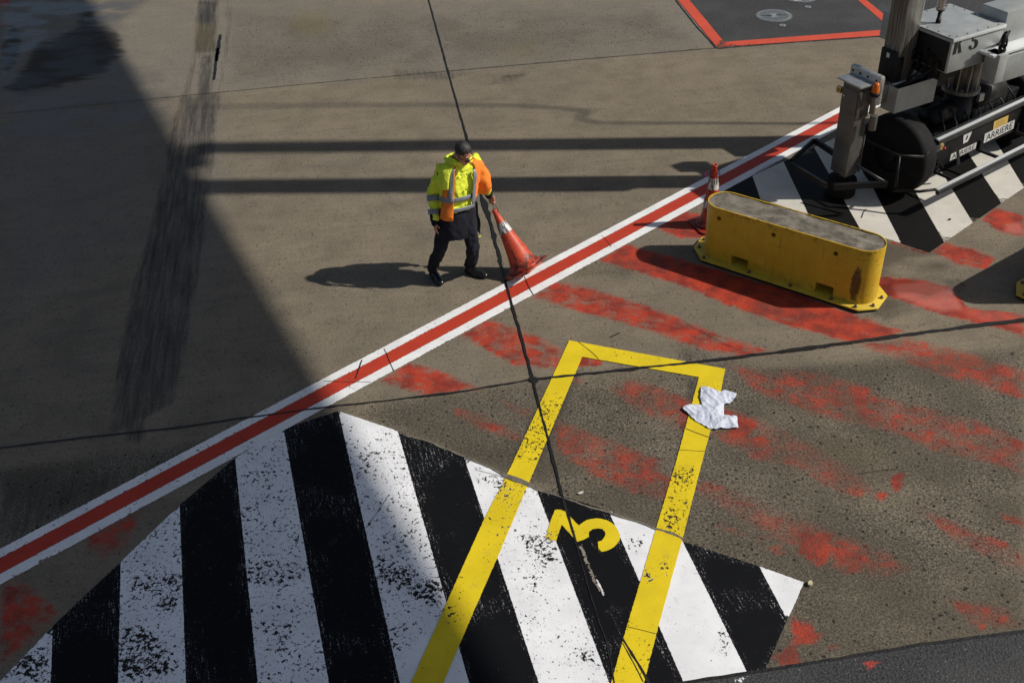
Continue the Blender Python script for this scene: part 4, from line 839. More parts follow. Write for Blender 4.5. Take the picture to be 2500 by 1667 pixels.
# glasses
gl = MB()
for s in (-1, 1):
    gl.tube([hp(s*.066, .080, .006), hp(s*.082, .045, .008), hp(s*.086, -.02, .006)], .0042, 6)
    c = hp(s*.033, .104, -.002); rx = HM@Vector((1, -.25*s, 0)).normalized(); rz = HM@Vector((0, .1, 1)).normalized(); n_ = rx.cross(rz)
    ring = [c+rx*math.cos(a)*.029+rz*math.sin(a)*.019 for a in [2*math.pi*i/16 for i in range(16)]]
    gl.add([q+n_*.002 for q in ring]+[q-n_*.002 for q in ring], [tuple(range(16)), tuple(range(31, 15, -1))]+[(i, 16+i, 16+(i+1) % 16, (i+1) % 16) for i in range(16)])
gl.tube([hp(-.010, .108, .002), hp(.010, .108, .002)], .004, 6)
gl.build('sunglasses', M['glasses'], man)
# jacket (lofted torso + sleeves, remeshed to one cloth surface)
LV = [(.55, .208, .175), (.70, .210, .172), (.84, .198, .162), (.93, .193, .155), (1.05, .190, .152), (1.18, .196, .152), (1.30, .203, .148), (1.38, .190, .130), (1.44, .130, .105), (1.475, .095, .098)]
def spine(z):
    a = np.interp(z, [.55, .9, 1.25, 1.42, 1.5], [0, 1, 2, 3, 3.4]); P5 = [Vector((-.545, 10.17, .55)), Vector((-.53, 10.185, .9)), Vector((-.495, 10.255, 1.25)), Vector((-.480, 10.28, 1.42)), Vector((-.47, 10.27, 1.5))]
    i = int(min(a, 3)) if a < 3 else 3; f = (a-i) if a < 3 else (a-3)/.4; return P5[i].lerp(P5[min(i+1, 4)], min(f, 1))
def tor(z, ang, off=0.):
    """ang: 0 front, + towards the man's right"""
    a = np.interp(z, [l[0] for l in LV], [l[1] for l in LV])+off; b = np.interp(z, [l[0] for l in LV], [l[2] for l in LV])+off
    c = spine(z); x = math.sin(ang); y = math.cos(ang); k_ = (abs(x)**2.5+abs(y)**2.5)**(-1/2.5)
    p = c+RT*a*x*k_+FW*b*y*k_; return Vector((p.x, p.y, z))
def loft(mb, zs, off=0., seg=36):
    vs = [tor(z, 2*math.pi*j/seg, off) for z in zs for j in range(seg)]; n = len(zs)
    fs = [(i*seg+j, (i+1)*seg+j, (i+1)*seg+(j+1) % seg, i*seg+(j+1) % seg) for i in range(n-1) for j in range(seg)]
    mb.add(vs, [tuple(range(seg)), tuple((n-1)*seg+j for j in range(seg-1, -1, -1))]+fs)
jk = MB(); loft(jk, [.925+i*.05 for i in range(11)]+[1.465])
jk.tube([chest+ZU*.07+RT*.05, shR, elR, wrR+(elR-wrR)*.12], [.10, .074, .066, .056], 18, round_=True); jk.tube([chest+ZU*.07-RT*.05, shL, elL, wrL+(elL-wrL)*.2], [.11, .078, .066, .056], 18, round_=True)
jacket = jk.build('jacket', M['hiviz'], man); smoothmesh(jacket, .010, 4, .019, 9)
cl = MB()   # stand-up collar
seg = 30; zs = [1.38, 1.43, 1.465, 1.49]; rr = [(.135, .12), (.104, .106), (.096, .100), (.100, .106)]; vs = []
for (a, b), z in zip(rr, zs):
    c = spine(1.44)+FW*(.02+.10*(z-1.40)); vs += [Vector((c.x, c.y, z-(.035*max(0, math.cos(2*math.pi*j/seg))**2)))+RT*a*math.sin(2*math.pi*j/seg)+FW*b*math.cos(2*math.pi*j/seg) for j in range(seg)]
cl.add(vs, [(i*seg+j, (i+1)*seg+j, (i+1)*seg+(j+1) % seg, i*seg+(j+1) % seg) for i in range(3) for j in range(seg)])
co_ = cl.build('collar', M['hiviz'], man, True); sm = co_.modifiers.new('s', 'SOLIDIFY'); sm.thickness = .014; sm2 = co_.modifiers.new('q', 'SUBSURF'); sm2.levels = 2; modapply(co_)
for v in co_.data.vertices: v.co += Vector((1, 1, .6))*.008*noise.noise((v.co)*22)
def patch(name, mat, z0, z1, a0, a1, off, parent=man, nz=14, na=12, th=.006, wob=.008, shape=None, amp=1.):
    vs = []
    for i in range(nz+1):
        z = z0+(z1-z0)*i/nz
        for j in range(na+1):
            s_ = j/na; lo_a, hi_a = (shape(i/nz) if shape else (a0, a1)); a = lo_a+(hi_a-lo_a)*s_
            p = tor(z, a, off); p += (p-spine(z)).normalized()*wob*(noise.noise(Vector((p.x*11, p.y*11, p.z*6)))+.4*noise.noise(p*30)); vs.append(p)
    fs = [(i*(na+1)+j, i*(na+1)+j+1, (i+1)*(na+1)+j+1, (i+1)*(na+1)+j) for i in range(nz) for j in range(na)]
    o = build(name, vs, fs, mat, parent, True); sm = o.modifiers.new('s', 'SOLIDIFY'); sm.thickness = th; sm.offset = 0; modapply(o)
    for p in o.data.polygons: p.use_smooth = True
    return o
hem = MB(); loft(hem, [.60, .62, .66, .72, .78, .84, .90, .935], .006); hemo = hem.build('jacket_skirt', M['navy'], man); smoothmesh(hemo, .012, 4, .014, 7)
patch('hem_flap', M['navy2'], .56, .93, R(-98), R(-62), .032, shape=lambda t: (R(-104+8*t), R(-66+4*t)), wob=.015)
patch('reflective_band', M['reflect'], 1.055, 1.10, R(-40), R(40), .016, nz=3, na=20, wob=.004); patch('reflective_band', M['reflect'], .945, .985, R(-40), R(55), .016, nz=3, na=20, wob=.004)
# open vest: panel on the man's right, and the one draped over his left arm
patch('vest_panel', M['orange'], .86, 1.43, 0, 0, .030, shape=lambda t: (R(27+3*(1-t)), R(46+28*(1-t)**.7)), wob=.018)
patch('vest_trim', M['reflect'], 1.07, 1.41, 0, 0, .041, na=4, shape=lambda t: (R(28+5*(1-t)), R(38+7*(1-t))), wob=.014); patch('vest_trim', M['reflect'], 1.06, 1.115, 0, 0, .041, nz=4, shape=lambda t: (R(29), R(72)), wob=.008)
patch('vest_trim', M['reflect'], 1.00, 1.36, 0, 0, .034, na=4, shape=lambda t: (R(-34-3*(1-t)), R(-24)), wob=.008)
vp_ = MB(); vp_.tube([neck+Vector((.055, -.03, .015)), neck.lerp(shL, .6)+Vector((.0, -.055, -.01)), shL.lerp(elL, .25)+Vector((.005, -.045, -.0)), shL.lerp(elL, .7)+Vector((-.0, -.05, -.01)), elL.lerp(wrL, .15)+Vector((-.01, -.06, -.02)), elL.lerp(wrL, .50)+Vector((-.03, -.06, -.03))], [.035, .062, .085, .100, .102, .088], 20, round_=False)
vs = []; nz, na = 10, 8
for i in range(nz+1):
    z = 1.03+.40*i/nz
    for j in range(na+1): vs.append(tor(z, R(-34-55*j/na), .03))
for i in range(nz+1):
    z = 1.03+.40*i/nz
    for j in range(na+1): vs.append(tor(z, R(-34-55*j/na), .005))
B_ = (nz+1)*(na+1); fs = [(i*(na+1)+j, (i+1)*(na+1)+j, (i+1)*(na+1)+j+1, i*(na+1)+j+1) for i in range(nz) for j in range(na)]; fs += [tuple(B_+q for q in reversed(f)) for f in fs]
rim = [j for j in range(na+1)]+[i*(na+1)+na for i in range(1, nz+1)]+[nz*(na+1)+j for j in range(na-1, -1, -1)]+[i*(na+1) for i in range(nz-1, 0, -1)]
fs += [(rim[i], rim[(i+1) % len(rim)], B_+rim[(i+1) % len(rim)], B_+rim[i]) for i in range(len(rim))]
vp_.add(vs, fs); vo = vp_.build('vest_panel', M['orange'], man); smoothmesh(vo, .010, 3, .016, 8)
# folded hood flap on the right shoulder
fl = patch('shoulder_flap', M['hiviz'], 1.21, 1.44, 0, 0, .058, shape=lambda t: (R(42-6*t), R(84-2*t)), wob=.012, th=.009)
mb = MB(); mb.tube([tor(1.435, R(100), -.01), tor(1.435, R(130), .0), tor(1.43, R(170), .0), tor(1.43, R(215), -.01)], [.028, .036, .036, .028], 12, round_=True); ho = mb.build('hood', M['hiviz'], man); smoothmesh(ho, .01, 3, .010, 12)
for a_, z_ in ((2, 1.33), (22, 1.335), (3, 1.17), (3, 1.0)):
    mb = MB(); mb.ball(tor(z_, R(-8+a_*.8), .018), .0085); mb.build('snap_button', M['glasses'], man)
mb = MB(); mb.box(tor(1.36, R(68), .10), RT*-.012, FW*.004, (0, 0, .035)); mb.build('hood_toggle', M['glasses'], man)
# sleeves trims
def ringpart(name, mat, a, b, t0, t1, r0, r1): mb = MB(); mb.tube([a.lerp(b, t0+(t1-t0)*i/3) for i in range(4)], [r0+(r1-r0)*i/3 for i in range(4)], 20); return mb.build(name, mat, man, True)
ringpart('reflective_band', M['reflect'], elR, wrR, .10, .30, .074, .071); ringpart('reflective_band', M['reflect'], elR, wrR, .58, .76, .069, .066)
for w_, e_, f_, r0 in ((wrR, elR, .16, .052), (wrL, elL, .40, .056)):
    mb = MB(); mb.tube([w_+(e_-w_)*f_, w_+(e_-w_)*-.06], [r0, .044], 16, round_=True); smoothmesh(mb.build('cuff', M['navy'], man), .008, 2, .006, 20)
# trousers and shoes
tr = MB(); tr.tube([pelv+ZU*.02, hipR, hipR.lerp(knR, .5)+Vector((0, -.02, 0)), knR, knR.lerp(anR, .5)+Vector((-.01, .01, 0)), anR+ZU*.03], [.12, .112, .098, .080, .074, .070], 18, round_=True)
tr.tube([pelv+ZU*.02, hipL, hipL.lerp(knL, .5)+Vector((0, -.02, 0)), knL, knL.lerp(anL, .5)+Vector((.01, .01, 0)), anL+ZU*.03], [.12, .112, .098, .080, .074, .070], 18, round_=True)
tro = tr.build('trousers', M['navy'], man); smoothmesh(tro, .011, 4, .020, 9)
mb = MB(); mb.box(tor(.58, R(-38), .02), RT*-.06, FW*.004, ZU*.012); mb.build('reflective_tab', M['hiviz'], man)
def shoe(an, toe):
    d = (toe-an); d.z = 0; d.normalize(); s = Vector((-d.y, d.x, 0)); rot = Matrix((s, d, ZU)).transposed(); heel = Vector((an.x, an.y, 0))-d*.05
    mb = MB(); mb.ball(heel+d*.03+ZU*.045, .042, .055, .045, rot); mb.ball(heel+d*.20+ZU*.038, .050, .085, .040, rot); mb.tube([heel+d*.03+ZU*.05, heel+d*.06+ZU*.12], [.045, .045], 14, round_=True)
    mb.tube([heel+d*.03+ZU*.05, heel+d*.12+ZU*.06, heel+d*.22+ZU*.04], [.044, .045, .036], 14, round_=True)
    pts = [heel+d*(.10-.145*math.cos(a)*1.0+.01)+s*(.047 if math.cos(a) < 0 else .042)*math.sin(a) for a in [2*math.pi*i/20 for i in range(20)]]
    mb.prism([(p.x, p.y) for p in pts], .002, .03); o = mb.build('shoe', M['shoe'], man); smoothmesh(o, .007, 2); return o
shoe(anR, anR+Vector((.06, -.12, 0))); shoe(anL, anL+Vector((.20, -.13, 0)))
# cord from the hand to the cone
hd = wrL+(dL+Vector((.25, 0, -.2))).normalized()*.10+Vector((-.01, -.02, -.01))
local_tube(c1, [tip1+Vector((0, 0, -.02)), tip1.lerp(hd, .5)+Vector((.004, 0, -.006)), hd], .0042, 'cord', M['rope'])
local_tube(c1, [hd, hd+Vector((.035, -.01, -.02)), hd+Vector((.060, -.01, -.07)), hd+Vector((.066, -.01, -.11)), hd+Vector((.072, -.01, -.13))], .0048, 'cord', M['rope'])
lp = [Vector((c2g.x, c2g.y, .70))+Vector((.045*math.cos(a), .045*math.sin(a), .045*math.sin(a+.6))) for a in [2*math.pi*i/20 for i in range(21)]]
local_tube(c2, lp, .004, 'cord', M['cable']); local_tube(c2, [Vector((c2g.x+.03, c2g.y-.03, .77)), Vector((c2g.x+.055, c2g.y-.04, .72)), Vector((c2g.x+.06, c2g.y-.04, .66)), Vector((c2g.x+.05, c2g.y-.05, .60))], .0035, 'cord', M['cable'])

# ------------------------------------------------------------------ torn rag on the yellow frame
out = [(865, 380), (935, 365), (1050, 405), (1180, 450), (1250, 460), (1330, 425), (1430, 455), (1555, 495), (1530, 560), (1480, 630), (1420, 680), (1310, 705), (1308, 800), (1305, 905), (1430, 920), (1560, 940), (1568, 1050), (1582, 1155), (1320, 1160), (1180, 1180), (1040, 1175), (930, 1110), (850, 1060), (760, 1020), (740, 985), (700, 970), (640, 890), (560, 830), (515, 790), (545, 750), (590, 725), (700, 708), (890, 722), (870, 650), (852, 590), (862, 500)]
wp = [w2(p) for p in zm(1600, 900, 7.84, out)]
bm = bmesh.new(); f = bm.faces.new([bm.verts.new((p.x, p.y, 0)) for p in wp]); f.normal_update()
if f.normal.z < 0: f.normal_flip()
bmesh.ops.triangulate(bm, faces=[f]); x0, x1, y0, y1 = min(p.x for p in wp), max(p.x for p in wp), min(p.y for p in wp), max(p.y for p in wp)
for ax, a, b in ((0, x0, x1), (1, y0, y1)):
    n = int((b-a)/.011)
    for i in range(1, n): c = a+i*.011; bmesh.ops.bisect_plane(bm, geom=bm.verts[:]+bm.edges[:]+bm.faces[:], plane_co=(c, 0, 0) if ax == 0 else (0, c, 0), plane_no=(1, 0, 0) if ax == 0 else (0, 1, 0))
bmesh.ops.remove_doubles(bm, verts=bm.verts[:], dist=1e-5)
for v in bm.verts:
    p = v.co; d_ = noise.noise(Vector((p.x*4, p.y*4, 8)))*1.5; k_ = 1-abs(noise.noise(Vector((p.x*17+d_, p.y*10-d_, 1)))); k2 = 1-abs(noise.noise(Vector((p.x*24, p.y*38+d_*2, 5))))
    dmin = min(((Vector((p.x, p.y))-q).length for q in wp)); z = .020+.010*k_**6+.005*k2**5+.026*noise.noise(Vector((p.x*5, p.y*5, 0)))+.012*noise.noise(Vector((p.x*12, p.y*12, 9)))+.003*noise.noise(Vector((p.x*26, p.y*20, 3))); v.co.z = max(.011, z*(1 if dmin > .05 else .55+.45*dmin/.05))
me = bpy.data.meshes.new('cloth_rag'); bm.to_mesh(me); bm.free(); me.materials.append(M['rag'])
rc_ = sum(wp, Vector((0, 0)))/len(wp); me.transform(Matrix.Translation((-rc_.x, -rc_.y, 0)))
for p in me.polygons: p.use_smooth = True
rag = bpy.data.objects.new('cloth_rag', me); COL.objects.link(rag); rag.location = (rc_.x, rc_.y, 0); sm = rag.modifiers.new('s', 'SOLIDIFY'); sm.thickness = .004; sm.offset = 1; modapply(rag)
tag(rag, 'crumpled pale torn cloth lying across the right leg of the yellow frame marking', 'cloth')

# ------------------------------------------------------------------ litter
def bit(name, px, size, mat, label, cat, rz=0, h=.006):
    c = g(*px); mb = MB(); a = Vector((math.cos(rz), math.sin(rz), 0)); b = Vector((-a.y, a.x, 0)); sx, sy = size
    pts = [(c+a*sx*math.cos(t_)*(.8+.3*random.random())+b*sy*math.sin(t_)*(.8+.3*random.random())) for t_ in [2*math.pi*i/7+.3 for i in range(7)]]
    mb.prism([(p.x, p.y) for p in pts], .010, .010+h); return tag(mb.build(name, mat, None, origin=(c.x, c.y, 0)), label, cat)
bit('paper_scrap', (1418, 1205), (.028, .014), M['white_sign'], 'tiny white paper scrap on bare concrete above the black stripe with the yellow numeral', 'litter', .4)
bit('stone_chip', (1977, 1427), (.026, .02), m_plain('pale_stone', (.55, .47, .3), .8), 'pale yellow stone chip at the outer tip of the last white stripe', 'stone', .9, .018)
def stick(pts, r, label, mat):
    P_ = [g(*p, .012) for p in pts]; mb = MB(); mb.tube(P_, r, 6); return tag(mb.build('twig', mat, None, origin=P_[0]), label, 'twig')
stick([(1491, 822), (1500, 818), (1513, 812)], .005, 'short black twig lying on concrete above the yellow frame marking', M['cable'])
stick([(2096, 1156), (2140, 1149), (2190, 1144)], .0018, 'thin dark wire lying on the bare concrete right of the cloth', M['cable'])
stick([(2104, 531), (2108, 519), (2115, 510)], .004, 'thin bent twig on the white stripe behind the yellow barrier', M['cable'])
bit('tape_scrap', (2318, 538), (.022, .012), M['cable'], 'small black scrap at the corner of a black stripe near the right edge', 'litter', .3, .01)

# ------------------------------------------------------------------ boarding bridge: undercarriage, lift columns, tunnel
BB = empty('boarding_bridge', (5.5, 12.25, 0), 'grey and black boarding bridge undercarriage with a steel box marked K 5', 'boarding bridge')
u = Vector((math.cos(R(27.5)), math.sin(R(27.5)), 0)); v = Vector((-u.y, u.x, 0)); Z = Vector((0, 0, 1))
e = Vector((math.cos(R(35)), math.sin(R(35)), 0)); n_ = Vector((e.y, -e.x, 0))
def zz1(a, b): return (1900+a/3.92, b/3.92)
def zz2(a, b): return (1900+a/3.92, 250+b/3.92)
def zz3(a, b): return (2200+a/7.84, b/7.84)
def zz4(a, b): return (2200+a/7.84, 200+b/7.84)
def zz6(a, b): return (1900+a/7.84, 400+b/7.84)
# support post
C0 = Vector((4.135, 11.575, .30))
mb = MB(); mb.box(C0, v*.26, u*.185, Z*1.16); post = mb.build('support_post', M['poststeel'], BB, bev=.012)
mb = MB(); mb.box(C0+Z*.80-v*.0-u*.012, v*.245, u*.012, Z*.30); mb.box(C0+Z*.76-v*.014, u*.19, v*.014, Z*.34); mb.build('stiffener_plate', M['poststeel'], post, bev=.003)
mb = MB(); mb.box(C0+Z*1.162-v*.05-u*.03, v*.39, u*.23, Z*.022); mb.build('cap_plate', M['alu'], post, bev=.004)
mb = MB(); mb.box(C0+u*.165+v*.03+Z*.02, u*.075, v*.11, Z*.62); mb.box(C0+u*.24+v*.02+Z*.0, u*.02, v*.14, Z*.50); mb.build('jack_channel', M['poststeel'], post, bev=.005)
fc = C0+v*.118+u*.085; fc = Vector((fc.x, fc.y, 0))
mb = MB(); mb.tube([fc+Z*.012, fc+Z*.03, fc+Z*.2, fc+Z*.235], [.165, .182, .182, .17], 40); mb.build('foot_pad', M['rubber'], BB, bev=.006)
mb = MB(); mb.tube([fc+Z*.235, fc+Z*.32], .085, 24); mb.build('foot_stem', M['black'], BB)
for p0, p1, hh, ww in (((2035, 457), (2165, 450), .42, .05), ((2017, 455), (1931, 403), .42, .035), ((1931, 395), (1986, 345), .42, .03), ((1990, 345), (2040, 378), .42, .04)):
    a, b = g(*p0, hh), g(*p1, hh); d = (b-a).normalized(); s_ = Vector((-d.y, d.x, 0)); mb = MB(); mb.box(a-s_*ww*.5-Z*.03, b-a, s_*ww*.25, Z*.06); mb.box(a-s_*ww*.5+Z*.031, b-a, s_*ww, Z*.006); mb.box(a+s_*ww*.4-Z*.02, b-a, s_*ww*.12, Z*.05); mb.build('guard_bar', M['black'], BB)
for p0, p1 in [(g(2165, 447, .42), g(2088, 402, .52))]:
    mb = MB(); mb.tube([p0, p1], .017, 10); mb.build('guard_strut', M['darkrail'], BB, True)
for k_ in range(3):
    q = C0+u*(.188+.004*k_)+v*(.16+.028*k_); mb = MB(); mb.tube([q+Z*1.10, q+Z*.8+v*.01, q+Z*.45-v*.008, q+Z*.12, q+Z*.02+u*.05], .009, 8); mb.build('cable', M['cable'], BB, True)
for k_ in range(4):
    q = C0+v*(.03+.065*k_)-u*.004; mb = MB(); mb.tube([q+Z*.07, q+Z*.07-u*.012], .010, 6); mb.build('bolt', M['bolt'], post)
# bolted flange behind the post
f0 = Vector((4.36, 11.56, 1.22)); mb = MB(); mb.box(f0, v*.50, u*.085, Z*.36); fl_ = mb.build('bolted_flange', M['alu'], BB, bev=.03)
for i, (a, b) in enumerate(((.06, .30), (.20, .30), (.32, .30), (.44, .30))): mb = MB(); mb.tube([f0+v*a+Z*b-u*.006, f0+v*a+Z*b+u*.002], .014, 10); mb.build('bolt', M['black'], fl_)
# cross beam
b0 = f0+u*.085+v*.12-Z*.0; mb = MB(); mb.box(b0-Z*.06, u*1.20, v*.24, Z*.22); mb.build('cross_beam', M['galv'], BB, bev=.01)
# bin hanging on the beam
o0 = g(2193, 218, 1.38); L_, Wd, Ht, th = .64, .22, .31, .006
mb = MB(); b_ = o0-Z*Ht
for c_, a1, a2, a3 in ((b_, u*L_, v*Wd, Z*th), (b_+Z*th, u*L_, v*th, Z*(Ht-th)), (b_+v*(Wd-th)+Z*th, u*L_, v*th, Z*(Ht-th)), (b_+v*th+Z*th, u*th, v*(Wd-2*th), Z*(Ht-th)), (b_+u*(L_-th)+v*th+Z*th, u*th, v*(Wd-2*th), Z*(Ht-th))): mb.box(c_, a1, a2, a3)
mb.build('cable_bin', M['box'], BB)
# mast 1, mast 2
mF = Vector((4.635, 11.86, 1.38)); mb = MB(); mb.box(mF, v*.25, u*.26, Z*8.36); ms = mb.build('lift_column', M['galv'], BB, bev=.008)
mb = MB(); mb.box(mF-v*.11+u*.04+Z*1.5, v*.108, u*.16, Z*6.8); mb.build('shadow_widener', M['galv'], ms)  # added box above the view, there to widen the column's shadow
mb = MB(); mb.box(mF-u*.022+v*.0, v*.255, u*.02, Z*.36); mb.box(mF-u*.022-v*.018, u*.10, v*.017, Z*.30); mb.build('column_sleeve', M['black'], ms, bev=.003)
mb = MB(); mb.box(mF-u*.030+v*.115+Z*.27, v*.045, u*.006, Z*.055); mb.build('sticker', M['white_sign'], ms)
mb = MB(); mb.box(mF-u*.04-v*.04-Z*.012, v*.34, u*.36, Z*.012); mb.build('base_flange', M['shinyrim'], ms, bev=.003)
mF2 = Vector((6.40, 12.82, 1.40)); mb = MB(); mb.box(mF2, v*.27, u*.28, Z*8.35); mb.build('lift_column', M['galv'], BB, bev=.008)
# small cabinet behind the mast
cb = g(2146, 92, 1.45); mb = MB(); mb.box(cb, v*-.47, u*.28, Z*.33); mb.build('junction_cabinet', M['box'], BB, bev=.006)
# K 5 cabinet
kF = g(2328, 96, 2.0); KU, KV, KH = .83, .82, .41; k0 = Vector((kF.x, kF.y, 2.0-KH))
mb = MB(); mb.box(k0, u*KU, v*KV, Z*(KH-.012)); kb = mb.build('control_cabinet', M['box'], BB, bev=.004)
mb = MB(); mb.box(k0+Z*(KH-.010)-u*.008-v*.012, u*(KU+.016), v*(KV+.02), Z*.012); lid = mb.build('lid', M['box'], kb, bev=.003)
mb = MB(); mb.box(k0+Z*(KH-.042)-v*.016-u*.008, u*(KU+.016), v*.012, Z*.040); mb.build('lid_lip', M['shinyrim'], kb, bev=.004)
mb = MB(); mb.box(k0+Z*(KH-.042)-u*.014-v*.002, u*.008, v*(KV+.004), Z*.030); mb.build('lid_lip', M['box'], kb)
for i in range(5):
    for q in (k0+u*KU*(i+.5)/5+v*.03, k0+u*KU*(i+.5)/5+v*(KV-.03), k0+v*KV*(i+.5)/5+u*.03, k0+v*KV*(i+.5)/5+u*(KU-.03)): mb = MB(); mb.tube([q+Z*(KH+.002), q+Z*(KH+.008)], .008, 8); mb.build('screw', M['black'], lid)
pf = k0-v*.004; nf = -v
def face_poly(name, polys, mat, parent, off=.002, z=zz3):
    mb = MB()
    for pl in polys:
        P_ = [onplane(*z(*q), pf+nf*off, nf) for q in pl]; k_ = len(P_)
        mb.add([p+nf*.0015 for p in P_]+[p-nf*.0015 for p in P_], [tuple(range(k_)), tuple(range(2*k_-1, k_-1, -1))]+[(i, k_+i, k_+(i+1) % k_, (i+1) % k_) for i in range(k_)])
    return mb.build(name, mat, parent)
face_poly('letter', [[(1060, 775), (1112, 762), (1048, 1020), (1060, 1028), (985, 1050), (1002, 1032)], [(1140, 772), (1185, 745), (1128, 855), (1105, 880)], [(1105, 880), (1140, 850), (1150, 985), (1163, 1000), (1092, 1020), (1104, 1000)]], M['sign_text'], kb)
face_poly('letter', [[(1383, 668), (1500, 640), (1495, 662), (1405, 686), (1385, 770), (1365, 790)], [(1383, 768), (1420, 752), (1455, 765), (1475, 800), (1472, 850), (1450, 895), (1415, 930), (1392, 940), (1388, 925), (1412, 890), (1425, 850), (1425, 805), (1408, 785), (1385, 792)], [(1312, 880), (1335, 872), (1352, 890), (1345, 910), (1360, 925), (1372, 928), (1368, 945), (1340, 950), (1315, 930), (1307, 905)]], M['sign_text'], kb)
# actuator rod on the lid
rb = g(2290, 57, 2.0); mb = MB(); mb.tube([rb, rb+Z*.05, rb+Z*.05, rb+Z*.13], [.03, .03, .024, .024], 14); mb.tube([rb+Z*.13, rb+Z*.155, rb+Z*.17], [.02, .05, .055], 16); ac = mb.build('actuator_clevis', M['black'], BB, True)
mb = MB(); mb.tube([rb+Z*.17, rb+Z*.195], .060, 24); mb.tube([rb+Z*.195, rb+Z*.46], .050, 24); mb.build('actuator_rod', M['silver'], BB)
mb = MB(); mb.tube([rb+Z*.46, rb+Z*7.7], .066, 24); mb.build('actuator_sleeve', M['black'], BB)
# second cabinet, cable trough and lower cabinet, right of K 5
s0 = g(2461, 31, 2.12); mb = MB(); kk = Vector((s0.x, s0.y, 1.60))
mb.add([kk-v*.05-u*.03, kk-v*.05+u*.80, kk+v*.46+u*.80, kk+v*.46-u*.03, kk+Z*.52, kk+u*.80+Z*.52, kk+u*.80+v*.36+Z*.52, kk+v*.36+Z*.52], [(0, 3, 2, 1), (4, 5, 6, 7), (0, 1, 5, 4), (1, 2, 6, 5), (2, 3, 7, 6), (3, 0, 4, 7)]); mb.build('drive_cabinet', M['box'], BB, bev=.006)
t0 = g(2461, 137, 1.72); tb = Vector((t0.x, t0.y, 1.40)); mb = MB(); mb.box(tb, u*.9, v*.30, Z*.31); mb.build('lower_cabinet', M['box'], BB, bev=.005)
mb = MB(); mb.box(tb+Z*.33+v*.02-u*.22, u*1.1, v*.42, Z*.03); mb.build('lower_cabinet_lid', M['shinyrim'], BB, bev=.004)
mb = MB(); mb.box(tb-u*.16-v*.02+Z*.02, u*.14, v*.20, Z*.34); mb.build('cable_trough', M['box'], BB, bev=.004)
mb = MB(); mb.box(g(2425, 150, 1.6), u*.09, v*.02, Z*-.12); mb.build('bracket', M['alu'], BB)
random.seed(3)
for k_ in range(6):
    a = tb-u*(.05+.03*random.random())+v*.05+Z*(.34); r_ = .05+.07*random.random(); an = random.random()*6
    pts = [a+Z*(.0+.05*i)+u*r_*math.sin(i*.9+an)*.6-v*.02*math.cos(i*1.1+an) for i in range(6)]+[kk+u*(.05+.03*k_)+v*.1]
    mb = MB(); mb.tube(pts, .012, 8); mb.build('cable', M['cable'], BB, True)
for k_ in range(5):   # cables drooping from the K 5 cabinet into the bin
    a = k0+v*(.15+.12*k_)+u*.02+Z*.05; c_ = o0+u*(.12+.08*k_)+v*.10-Z*.04; mid = (a+c_)/2-u*(.10+.05*(k_ % 3))-Z*(.05+.05*k_*.5)
    pts = [a*(1-t_)**2+mid*2*t_*(1-t_)+c_*t_*t_ for t_ in [i/10 for i in range(11)]]; mb = MB(); mb.tube(pts, .013, 8); mb.build('cable', M['cable'], BB, True)
mb = MB(); mb.box(k0+v*.10+u*.02-Z*.02, v*.60, u*.30, Z*-.10); mb.build('cabinet_mount', M['black'], BB)
mb = MB(); mb.box(k0-u*.006+v*.03+Z*.01, v*(KV-.06), u*.006, Z*(KH-.06)); mb.build('shade_panel', M['black'], kb, bev=.002)  # black sheet standing in for the shade on the cabinet's left face
for k_ in range(7):
    q = k0-u*.006+v*(.12+.09*k_)+Z*(.10+.05*(k_ % 3)); mb = MB(); mb.tube([q, q-u*.03, q-u*.05-Z*.02, q-u*.05-Z*.12-v*.02], .014, 8); mb.build('cable', M['cable'], BB, True)
# pivot column
pc = Vector((5.65, 12.30, 0)); mb = MB(); mb.tube([pc+Z*.30, pc+Z*1.05], .178, 36); mb.build('pivot_column', M['black'], BB, True)
mb = MB(); mb.tube([pc+Z*1.05, pc+Z*1.06, pc+Z*1.10, pc+Z*1.11], [.20, .225, .225, .215], 40); pfg = mb.build('pivot_flange', M['galv'], BB, True)
mb = MB(); mb.tube([pc+Z*1.11, pc+Z*1.62], .13, 32); mb.build('pivot_drum', M['galv'], BB, True)
for k_ in range(10):
    a = 2*math.pi*k_/10+.3; d = Vector((math.cos(a), math.sin(a), 0)); s_ = Vector((-d.y, d.x, 0)); mb = MB(); mb.box(pc+d*.125-s_*.005+Z*1.112, d*.075, s_*.01, Z*.46); mb.build('gusset', M['alu'], pfg)
    d2 = Vector((math.cos(a+.3), math.sin(a+.3), 0)); mb = MB(); mb.tube([pc+d2*.19+Z*1.11, pc+d2*.19+Z*1.135], .014, 6); mb.build('bolt', M['bolt'], pfg)
mb = MB(); mb.box(pc-v*.22+u*.10+Z*.95, u*.08, v*.04, Z*.09); mb.build('bracket', M['alu'], BB)
